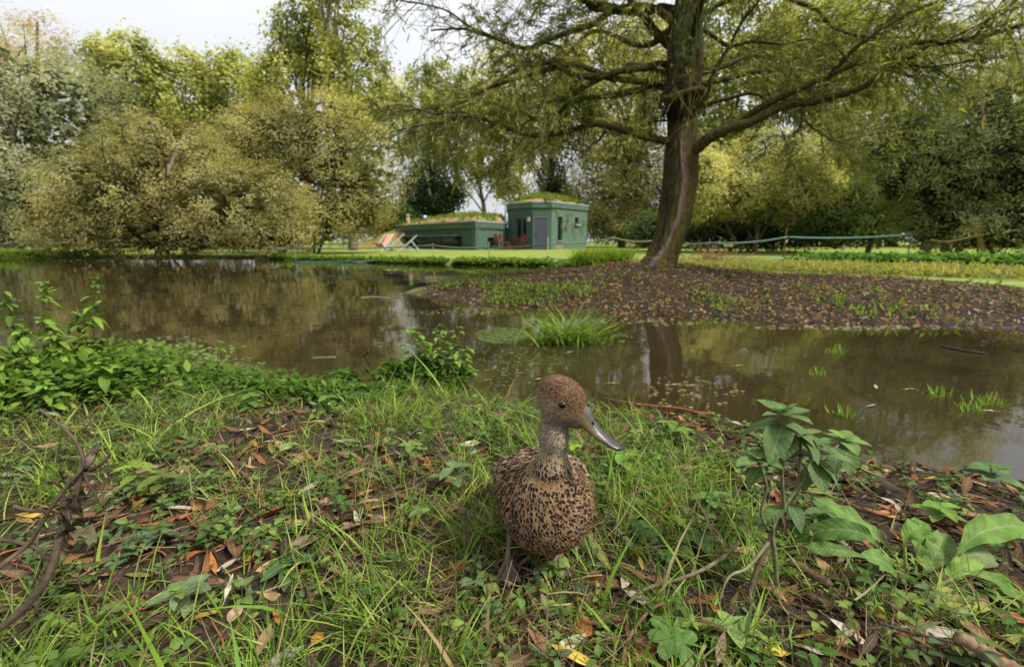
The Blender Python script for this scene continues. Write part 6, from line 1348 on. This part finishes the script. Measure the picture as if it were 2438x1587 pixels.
def dock():
    global WS; WS = 1.1
    b = anchor(2170, 1385); t = empty('dock_plant', b, 'broad-leaved dock with long wavy light green leaves at the lower right', 'plant'); o = b; Y0 = b[1]
    DG = (.095, .185, .034); DL = (.115, .215, .040); LEAFP = [.10, .22, .45, .75, .92, 1, .96, .88, .7, .42, .06]
    def lf(pts, y0, y1, wd, col, petiole=.25, roll=0.):
        pth = smooth_path(PL(pts, y0, y1, o), 30); k0 = int(30*petiole); 
        if k0 > 2: stem(t, pth[:k0+2], .0030, .0020, (.16, .22, .06), 10, 'leaf_stalk')
        c = pth[k0:]; m_ = len(c); d = nrm(np.gradient(c, axis=0)); s = nrm(np.cross(d, [0, -.62, .78])); roll = roll*.5; wd = wd*.78; u = np.cross(s, d); s, u = s*math.cos(roll)+u*math.sin(roll), -s*math.sin(roll)+u*math.cos(roll)
        pr = np.interp(np.linspace(0, 1, m_), np.linspace(0, 1, len(LEAFP)), LEAFP); us = np.linspace(-1, 1, 9); tt = np.linspace(0, 1, m_)
        v = c[:, None]+s[:, None]*(pr[:, None]*us*wd/2)[..., None]+u[:, None]*((np.abs(us)[None]*.16+.30*np.abs(us)[None]**2*np.sin(tt[:, None]*22+us[None]*2))*pr[:, None]*wd/2)[..., None]
        i = np.arange(m_-1)[:, None]*9+np.arange(8)[None]; q = np.stack([i, i+1, i+10, i+9], -1).reshape(-1, 4); uv = np.stack(np.broadcast_arrays(us[None], tt[:, None]*1.6), -1).reshape(-1, 2)
        MB().add(v.reshape(-1, 3), q, col=col, uv=uv).obj('leaf', M['leaf_vein'], t)
    lf([(2165, 1385), (2120, 1310), (2060, 1255), (1990, 1210), (1935, 1182)], Y0, Y0+.10, .040, DL, .22, -.5)
    lf([(2160, 1385), (2090, 1300), (2040, 1265), (1960, 1262), (1890, 1290)], Y0, Y0+.06, .040, (.075, .15, .035), .2, .2)
    lf([(2150, 1388), (2080, 1335), (2000, 1310), (1950, 1305), (1915, 1300)], Y0-.01, Y0+.02, .026, (.09, .17, .04), .25)
    lf([(2155, 1390), (2120, 1350), (2090, 1330), (2050, 1318)], Y0-.02, Y0-.02, .036, (.11, .20, .05), .15)
    lf([(2170, 1390), (2155, 1330), (2160, 1275), (2190, 1250), (2150, 1262)], Y0, Y0+.03, .034, DL, .35, .6)
    lf([(2175, 1390), (2185, 1320), (2200, 1270), (2185, 1238)], Y0+.01, Y0+.06, .036, DG, .2, -.3)
    lf([(2185, 1395), (2215, 1340), (2240, 1290), (2232, 1262)], Y0+.0, Y0+.05, .046, (.13, .22, .06), .15, .3)
    lf([(2215, 1400), (2265, 1340), (2320, 1275), (2400, 1252), (2480, 1262)], Y0-.01, Y0+.05, .052, DL, .30, .25)
    lf([(2230, 1400), (2260, 1370), (2300, 1345), (2345, 1342)], Y0-.02, Y0-.01, .030, (.17, .29, .05), .15)
    lf([(2220, 1402), (2300, 1365), (2370, 1380), (2438, 1430), (2500, 1480)], Y0-.03, Y0-.05, .034, (.09, .18, .035), .25, .3)
    lf([(2225, 1398), (2290, 1330), (2340, 1318), (2370, 1330)], Y0+.0, Y0+.03, .05, (.15, .20, .09), .2)
dock()
def dead_stem():
    b = anchor(60, 1440); t = empty('dead_plant', b, 'withered brown branching stem leaning across the left edge', 'dead plant'); o = b; Y0 = b[1]
    br = (.070, .052, .036); Yf = .42
    a = stem(t, [P(x, y, Y)-o for x, y, Y in ((-60, 1530, .40), (20, 1480, .41), (80, 1420, .42), (120, 1360, .43), (138, 1290, .44), (160, 1230, .45), (185, 1150, .46), (215, 1085, .47), (232, 1065, .475))], .0042, .0042, br, 40, 'stem', 'twig')
    stem(t, [P(x, y, Y)-o for x, y, Y in ((-40, 1385, .40), (10, 1340, .41), (70, 1290, .43), (120, 1210, .44), (165, 1150, .45), (198, 1105, .46), (180, 1050, .47), (140, 1010, .48), (95, 975, .49))], .0026, .0014, br, 40, 'stem', 'twig')
    for pts in (((-10, 1282, .42), (50, 1292, .43), (95, 1310, .43), (100, 1340, .43), (75, 1400, .43)), ((30, 1205, .44), (70, 1214, .445), (130, 1218, .45), (155, 1222, .45)), ((205, 1110, .46), (205, 1140, .46), (235, 1188, .46)), ((130, 1270, .45), (150, 1305, .45), (182, 1315, .45)), ((175, 1165, .455), (150, 1130, .455), (140, 1120, .455)), ((215, 1118, .468), (240, 1105, .468), (262, 1080, .47)), ((80, 1420, .42), (88, 1450, .42), (85, 1475, .42))):
        stem(t, [P(*p)-o for p in pts], .0024, .0012, br, 14, 'twig', 'twig')
    stem(t, [P(198, 1120, .463)-o, P(212, 1095, .468)-o, P(222, 1070, .474)-o], .005, .0046, (.12, .095, .07), 8, 'stub', 'twig')
    for px, py in ((165, 1180), (172, 1215), (160, 1240), (190, 1190), (150, 1150), (178, 1260)):
        c = P(px, py, .452)-o
        for _ in range(2): plant_leaf(t, c+np.random.default_rng(px).normal(0, .003, 3), (random.uniform(-1, 1), -random.random(), random.uniform(-.8, .4)), random.uniform(.011, .020), .009, (.050, .036, .028), random.uniform(-1.5, 1.5), fold=.8, wav=.6, name='withered_leaf')
    plant_leaf(t, P(175, 1270, .44)-o, (.9, -.2, .1), .03, .018, (.12, .10, .06), -.3, fold=.6, wav=.5, name='withered_leaf')
dead_stem()
NET = (.14, .25, .03)
def nettle(px, py, h, label, seed, lean=0., Y=None, ln=.056, n=6, col=NET):
    b = anchor(px, py) if Y is None else np.array(base_at(px, Y)); t = empty('nettle', b, label, 'plant', 'leafy nettles on the left bank'); rs = random.Random(seed)
    lean += rs.uniform(-.25, .25); ly = rs.uniform(-.2, .2); pts = [(0, 0, -.02), (lean*.1*h, ly*.1*h, h*.35), (lean*.5*h, ly*.4*h, h*.7), (lean*h, ly*h, h*.97)]; s = stem(t, pts, .0024, .0010, (.10, .10, .04), 20)
    for j in range(n):
        i = int(19*(.22+.78*j/(n-1))); sc = 1-.5*(j/(n-1))**2
        for kx in range(4):
            a = rs.uniform(0, 6.28); e = rs.uniform(-.5, .55); i = min(19, max(3, i+rs.randint(-1, 1))); random.seed(seed*100+j*10+kx)
            plant_leaf(t, s[i], (math.cos(a)*math.cos(e), math.sin(a)*math.cos(e), math.sin(e)), ln*sc*rs.uniform(.6, 1.3), ln*.5*sc*rs.uniform(.7, 1.2), np.array(col)*rs.uniform(.5, 1.3), rs.uniform(-.8, .1), k=7)
for i, (px, py, h, ln_, lab) in enumerate([
  (60, 900, .33, 0, 'nettle in the left clump with a dense whorled top, leftmost tall one'), (125, 905, .36, .05, 'tallest nettle of the left clump, left of the gap'), (235, 900, .38, -.10, 'slender nettle rising apart at the right of the left clump'), (222, 905, .27, .02, 'shorter nettle tucked against the slender one'),
  (20, 920, .24, -.1, 'low nettle at the very left edge'), (90, 935, .22, .1, 'bushy low nettle before the leftmost tall one'), (160, 930, .22, .0, 'low nettle before the tallest one'), (255, 960, .15, .1, 'small bright nettle in front of the slender one'), (10, 1000, .16, .1, 'small nettle nearest the viewer at the left edge'), (60, 985, .14, -.1, 'small nettle beside the one nearest the viewer'), (120, 990, .11, .1, 'young nettle at the foot of the left clump'), (-30, 930, .3, .1, 'nettle partly cut by the left edge')]):
    nettle(px, py, h, lab, 300+i, ln_, n=13 if h > .2 else 8)
herb_band('bank_weeds', [tuple(G(px, py, .05)[:2]) for px, py in ((-250, 960), (0, 950), (120, 940), (220, 930), (300, 925))], .13, 4600, .12, [(.045, .095, .016), (.08, .15, .024), (.13, .22, .035), (.17, .26, .05)], .030, .011, 171)
herb_band('bank_weeds', [tuple(G(px, py, .05)[:2]) for px, py in ((300, 930), (450, 925), (600, 930), (760, 940), (900, 930))], .07, 3600, .06, [(.045, .095, .016), (.08, .15, .024), (.12, .20, .035)], .022, .008, 172)
herb_band('bank_weeds', [tuple(G(px, py, .03)[:2]) for px, py in ((830, 905), (900, 890), (1000, 900), (1080, 905))], .05, 2600, .09, [(.035, .08, .016), (.07, .13, .024), (.12, .20, .035)], .024, .010, 173)
def shrub():
    b = np.array([*G(1040, 905, .03)[:2], .0]); t = empty('small_shrub', b, 'small leafy green shrub standing in the shallows left of the duck', 'shrub'); rs = np.random.default_rng(77); o = b
    for tip in [(975, 782), (1000, 800), (960, 820), (1060, 790), (1092, 778), (1085, 800), (1040, 775), (1115, 830), (1010, 850), (1130, 880), (1045, 830), (985, 870), (1100, 870), (1020, 820), (1075, 815), (1000, 830), (1120, 860), (1055, 860), (950, 860), (1085, 840)]:
        Yt = b[1]+rs.uniform(-.08, .10); e = P(*tip, Yt)-o; mid = e*.5+[rs.uniform(-.02, .02), 0, -.01]
        s = stem(t, [(rs.uniform(-.03, .03), rs.uniform(-.02, .02), -.03), mid, e], .0022, .0010, (.10, .08, .04), 14)
        for j in range(38):
            i = rs.integers(4, 14); a = rs.uniform(0, 6.28); random.seed(int(rs.integers(1e6))); up_ = i > 10
            plant_leaf(t, s[i]+rs.normal(0, .004, 3), (math.cos(a), math.sin(a), rs.uniform(-.2, .6)), rs.uniform(.018, .034), rs.uniform(.012, .021), ((.14, .25, .035) if up_ else (.085, .15, .04)), -.4, k=6)
shrub()
def tussock():
    b = np.array([*G(1345, 818, .0)[:2], -.03]); t = empty('grass_tussock', b, 'bright green grass tussock growing out of the water above the duck', 'grass clump'); rs = np.random.default_rng(78); n = 290
    c = np.column_stack([rs.normal(.0, .085, n), rs.normal(0, .035, n), np.zeros(n)]); a = np.where(rs.random(n) < .6, rs.normal(0, .7, n), rs.normal(3.14, .7, n))
    el = rs.uniform(.95, 1.5, n); dv = np.column_stack([np.cos(a)*np.cos(el), np.sin(a)*np.cos(el), np.sin(el)]); sd = np.column_stack([-np.sin(a), np.cos(a), 0*a]); up = nrm(np.column_stack([np.cos(a), np.sin(a)*.7, -.75+0*a]))
    L_ = rs.uniform(.14, .36, n)*(1-.25*np.abs(c[:, 0])/.2); 
    for k_ in range(n):
        v, q, uv, kk = strips(c[k_], dv[k_][None], sd[k_][None], up[k_][None], L_[k_], rs.uniform(.0030, .0060), [.5, .8, 1, .9, .75, .5, .25, .04], rs.uniform(.15, .75), cols=3, fold=.3, twist=rs.normal(0, .5))
        MB().add(v, q, col=np.array([(.11, .20, .025), (.16, .27, .03), (.22, .32, .05)])[rs.integers(0, 3)], uv=uv).obj('blade', M['grass'], t)
tussock()
def small_weed(px, py, label, ln=.03, tiers=2, n=4, col=(.10, .19, .035), h=.03, name='small_weed', group=None, wd=.6):
    b = anchor(px, py); t = empty(name, b, label, 'plant', group); stem(t, [(0, 0, -.004), (random.uniform(-.003, .003), 0, h*.5), (0, 0, h)], .0011, .0008, (.12, .13, .05), 8)
    for j in range(tiers): whorl(t, (0, 0, h*(1-.35*j)), n, ln*(1+.15*j), ln*wd, np.array(col), .15, a0=j*.7)
for px, py, lab, ln, ti, n, col, h in [
  (1480, 1130, 'light green three-leaved weed on the mud right of the duck breast', .032, 2, 3, (.12, .23, .04), .045), (1365, 1100, 'single round-leaved seedling right of the duck neck', .02, 1, 3, (.18, .30, .04), .04),
  (1590, 1055, 'fresh green nettle seedling on the shore right of the duck bill', .026, 3, 4, (.10, .20, .035), .055), (1625, 1060, 'leafy seedling next to the nettle seedling on the shore', .024, 2, 4, (.12, .22, .04), .04),
  (1685, 1225, 'rosette weed left of the tall mint', .030, 2, 4, (.10, .18, .05), .035), (1900, 1270, 'dull green weed under the tall mint', .028, 2, 4, (.08, .13, .05), .03), (1660, 1310, 'low broad-leaved weed left of the bare mint stems', .030, 1, 4, (.08, .16, .05), .02),
  (1080, 1175, 'grey-green broad-leaved herb left of the duck breast', .034, 2, 3, (.11, .17, .075), .055), (980, 1100, 'pale lobed herb in the grass left of the duck', .028, 2, 4, (.13, .22, .05), .04), (1000, 1240, 'small toothed herb in the grass left of the duck', .018, 1, 5, (.12, .19, .06), .02),
  (330, 1180, 'yellow-green upright herb at the left by the dead stem', .032, 3, 3, (.16, .24, .03), .06), (395, 1190, 'bronze-green herb with pointed leaves beside the upright one', .034, 2, 3, (.10, .14, .03), .05), (690, 1365, 'dark green leaf pair shaped like a ball at the lower left', .030, 2, 3, (.065, .12, .05), .018),
  (1740, 1530, 'pale green mottled herb at the bottom, right of the lobed leaves', .028, 2, 4, (.20, .29, .09), .02), (2230, 1255, 'light green leafy weed behind the dock', .03, 2, 4, (.13, .24, .04), .04), (2350, 1165, 'bluish green weed on the far right mud by the water', .04, 2, 4, (.09, .17, .06), .05), (1960, 1255, 'spotted green weed between mint and dock', .03, 2, 4, (.08, .15, .05), .03),
  (600, 980, 'bushy weed in the grass at the left shore', .03, 3, 4, (.10, .19, .03), .05), (420, 960, 'leafy weed at the left shore near the nettles', .035, 3, 4, (.11, .20, .03), .06), (780, 985, 'green weed at the shore left of the small shrub', .03, 3, 4, (.10, .20, .03), .05), (850, 930, 'dark leafy weed hugging the waterline beside the shrub', .03, 3, 4, (.06, .13, .03), .05), (905, 925, 'dark leafy weed right at the foot of the shrub', .03, 3, 4, (.06, .13, .03), .05),
  (360, 1300, 'grey-green feathery leaf rosette at the lower left', .030, 1, 6, (.11, .17, .09), .015), (440, 1440, 'pale grey-green lobed leaf cluster near the bottom left', .034, 1, 5, (.13, .19, .10), .02)]:
    random.seed(px*7+py); small_weed(px, py, lab, ln, ti, n, col, h)
def lobed(px, py, label, R, col, h):
    b = anchor(px, py); t = empty('lobed_leaf_plant', b, label, 'plant'); rs = random.Random(px)
    for j in range(3):
        a = rs.uniform(0, 6.28); c = np.array([math.cos(a)*R*.7*(j > 0), math.sin(a)*R*.5*(j > 0), h*rs.uniform(.7, 1)]); stem(t, [(0, 0, -.003), c*.6+[0, 0, .004], c], .0010, .0007, (.12, .16, .05), 8)
        th = np.linspace(.35, 2*math.pi-.35, 60)+a; f = np.abs(np.cos((th-a)*2.5+.0)); rad = R*(.45+.55*f**.7)*(.9+.1*np.abs(np.sin(th*13))); nr_ = 5
        v = [[0, 0, 0]]+[[math.cos(x_)*rr_*k_/nr_, math.sin(x_)*rr_*k_/nr_, -.18*R*(k_/nr_)**2+.12*R*(1-f_)*k_/nr_] for k_ in range(1, nr_+1) for x_, rr_, f_ in zip(th, rad, f)]
        v = np.array(v); tri = [(0, 1+i, 2+i) for i in range(59)]; q = [(1+k_*60+i, 1+(k_+1)*60+i, 2+(k_+1)*60+i, 2+k_*60+i) for k_ in range(nr_-1) for i in range(59)]
        tl = rs.uniform(-.5, -.2); v = v@np.array([[1, 0, 0], [0, math.cos(tl), math.sin(tl)], [0, -math.sin(tl), math.cos(tl)]]).T
        uv = np.zeros((len(v), 2)); uv[:, 0] = .4; uv[1:, 0] = np.tile((1-f)*.9+.02, nr_)*0+np.tile(np.where(f > .985, .02, .5), nr_); uv[1:, 1] = np.repeat(np.arange(1, nr_+1)/nr_, 60)
        MB().add(v+c, q, tri, col=np.array(col)*rs.uniform(.85, 1.15), uv=uv).obj('leaf', M['leaf_vein'], t)
lobed(1590, 1568, 'bright lobed buttercup leaves at the bottom edge, right of the yellow leaf', .024, (.095, .19, .045), .03)
lobed(1400, 1325, 'deep green lobed leaves in the shade right of the duck legs', .016, (.055, .12, .035), .02)
lobed(1545, 1285, 'lobed green leaf pair in the grass right of the duck', .020, (.09, .19, .06), .02)
lobed(1585, 1345, 'small lobed leaves below the leaf pair right of the duck', .012, (.09, .18, .05), .018)
lobed(1635, 1335, 'small fan-shaped leaf left of the bare mint stems', .012, (.12, .22, .05), .018)

# ------------------------------------------------------------------ sticks and what floats
def stick(pts, zs, r0, r1, col, label, cat='stick', k=26, sides=9):
    W3 = [G(x, y, z) for (x, y), z in zip(pts, zs)]; o_ = np.array(W3[0]); pth = smooth_path(np.array(W3)-o_, k); v, q = tubes(pth, np.linspace(r0, r1, k)*(1+.10*np.sin(np.arange(k)*1.7)), sides)
    e0, e1 = [pth[0]], [pth[-1]]; n = len(v); v = np.vstack([v, e0, e1]); tr = [(i, n, (i+1) % sides) for i in range(sides)]+[(n-1-i, n+1, n-1-(i+1) % sides) for i in range(sides)]
    ns = fbm(v[:, 0]*120, v[:, 1]*120, v[:, 2]*120, s=7)[:, None]; ob = MB().add(v, q, tr, col=np.array(col)*(.65+.7*ns)).obj('stick', M['twig']); ob.location = o_; tag(ob, label, cat, None); return ob
stick([(1510, 962), (1560, 966), (1620, 972), (1650, 980), (1690, 985)], [.012, .016, .012, .01, .0], .004, .005, (.16, .055, .035), 'reddish stick at the waterline right of the duck head')
stick([(1440, 948), (1480, 956), (1530, 962)], [.01, .012, .01], .003, .0035, (.08, .055, .045), 'short dark twig touching the reddish stick at the waterline')
stick([(2240, 824), (2290, 833), (2345, 842)], [.004, .006, .003], .006, .008, (.05, .042, .032), 'dark stick floating on the brown water at the far right')
stick([(863, 850), (876, 838), (877, 833)], [-.01, .03, .035], .003, .003, (.04, .032, .025), 'forked black twig poking out of the pond', sides=6)
stick([(876, 838), (862, 828)], [.03, .065], .003, .002, (.04, .032, .025), 'thin side twig of the forked pond twig', sides=6)
stick([(1480, 1600), (1492, 1530), (1530, 1470), (1570, 1438), (1610, 1440)], [.10, .112, .125, .13, .115], .0022, .0016, (.11, .06, .035), 'arched brown root loop at the bottom, right of the russet leaves')
stick([(2275, 1512), (2330, 1545), (2385, 1580), (2440, 1615)], [.125, .12, .115, .112], .0085, .0105, (.17, .115, .07), 'thick pale-tipped broken stick in the lower right corner', 'log')
stick([(1880, 1335), (1930, 1365), (1975, 1392)], [.115, .112, .110], .0055, .007, (.075, .05, .03), 'stubby brown stick lying left of the dock')
stick([(2090, 1480), (2170, 1505), (2260, 1525), (2350, 1545)], [.125, .122, .122, .12], .002, .0012, (.045, .035, .030), 'thin dark twig running along the bottom right grass')
stick([(1490, 1440), (1540, 1400), (1640, 1370), (1715, 1330), (1760, 1290)], [.105, .115, .12, .125, .13], .0022, .0028, (.105, .09, .05), 'greyish creeping stem on the ground left of the tall mint')
stick([(860, 708), (890, 706), (930, 709)], [.001, .002, .001], .002, .003, (.32, .30, .26), 'pale drifting stick near the tip of the mound')
stick([(745, 851), (775, 850), (800, 849)], [.001, .002, .001], .0018, .002, (.25, .23, .19), 'thin white stick floating left of the forked twig')
stick([(1108, 1210), (1106, 1260), (1108, 1330)][::-1], [.10, .125, .155], .0022, .0024, (.10, .075, .04), 'cut upright brown stem in the grass left of the duck')
def duckweed():
    rs = np.random.default_rng(90); mb = MB()
    def patch(px, py, rx, ry, n, size, pal):
        a = rs.uniform(0, 6.28, n); r_ = rs.uniform(0, 1, n)**.6; x = px+np.cos(a)*r_*rx; y = py+np.sin(a)*r_*ry
        c = np.array([G(u, w, .003) for u, w in zip(x, y)]); g = psd(pond, c[:, 0], c[:, 1]) < .02; c = c[g]; m_ = len(c)
        th = np.arange(6)*math.pi/3; s = size*rs.uniform(.6, 1.3, m_); v = c[:, None]+np.stack([np.cos(th)[None]*s[:, None], np.sin(th)[None]*s[:, None]*.9, 0*s[:, None]+0*th[None]], -1)+rs.uniform(0, .001, (m_, 1, 1))*[0, 0, 1]
        b = np.arange(m_)[:, None]*6; q = np.concatenate([b+[[0, 1, 2, 3]], b+[[0, 3, 4, 5]]]); mb.add(v.reshape(-1, 3), q, col=np.repeat(np.array(pal)[rs.integers(0, len(pal), m_)]*rs.uniform(.8, 1.2, (m_, 1)), 6, 0))
    W_ = [(.13, .19, .06), (.18, .24, .09), (.10, .15, .05)]
    patch(1195, 798, 62, 20, 1500, .006, W_); patch(1230, 870, 130, 50, 160, .008, W_); patch(430, 835, 130, 36, 150, .011, [(.22, .27, .12), (.3, .33, .2)]); patch(520, 865, 110, 22, 120, .009, [(.2, .26, .10)]); patch(1450, 800, 60, 22, 90, .008, W_); patch(1120, 742, 120, 10, 130, .010, [(.2, .24, .10), (.3, .26, .15)]); patch(1550, 765, 240, 9, 110, .012, [(.24, .22, .13), (.35, .32, .22)]); patch(2050, 778, 260, 6, 120, .012, [(.3, .24, .18), (.4, .36, .3)]); patch(1650, 930, 120, 40, 80, .007, [(.3, .26, .10), (.25, .2, .1)])
    o = mb.obj('duckweed', M['leaf_far']); tag(o, kind='stuff')
duckweed()
def sprigs():
    rs = np.random.default_rng(91)
    for i, (px, py, h, lab) in enumerate([(2225, 940, .05, 'small green sprig with grass blades in the brown water, left of the larger one'), (2310, 975, .06, 'larger green sprig growing out of the brown water at the far right'), (2350, 960, .06, 'thin upright sprig right of the larger one in the water'), (1948, 893, .05, 'faint narrow sprig standing in the water, upper one'), (1990, 840, .07, 'thin weed poking from the water right of the trunk reflection'), (2010, 990, .05, 'little weed in the water above the tall mint')]):
        b = np.array([*G(px, py, 0)[:2], -.01]); t = empty('water_sprig', b, lab, 'plant', 'green sprigs growing out of the pond'); n = 34
        a = rs.uniform(0, 6.28, n); el = rs.uniform(.3, 1.5, n); dv = np.column_stack([np.cos(a)*np.cos(el), np.sin(a)*np.cos(el), np.sin(el)]); sd = np.column_stack([-np.sin(a), np.cos(a), 0*a]); up = nrm(np.cross(sd, dv))
        v, q, uv, kk = strips(np.column_stack([rs.normal(0, .02, n), rs.normal(0, .015, n), np.zeros(n)]), dv, sd, up, h*rs.uniform(.4, 1.1, n), rs.uniform(.0015, .004, n), [.6, 1, .7, .1], -.2)
        MB().add(v, q, col=np.repeat(np.array([(.14, .25, .03), (.20, .30, .05)])[rs.integers(0, 2, n)], kk, 0), uv=uv).obj('blades', M['grass'], t)['kind'] = 'stuff'
sprigs()
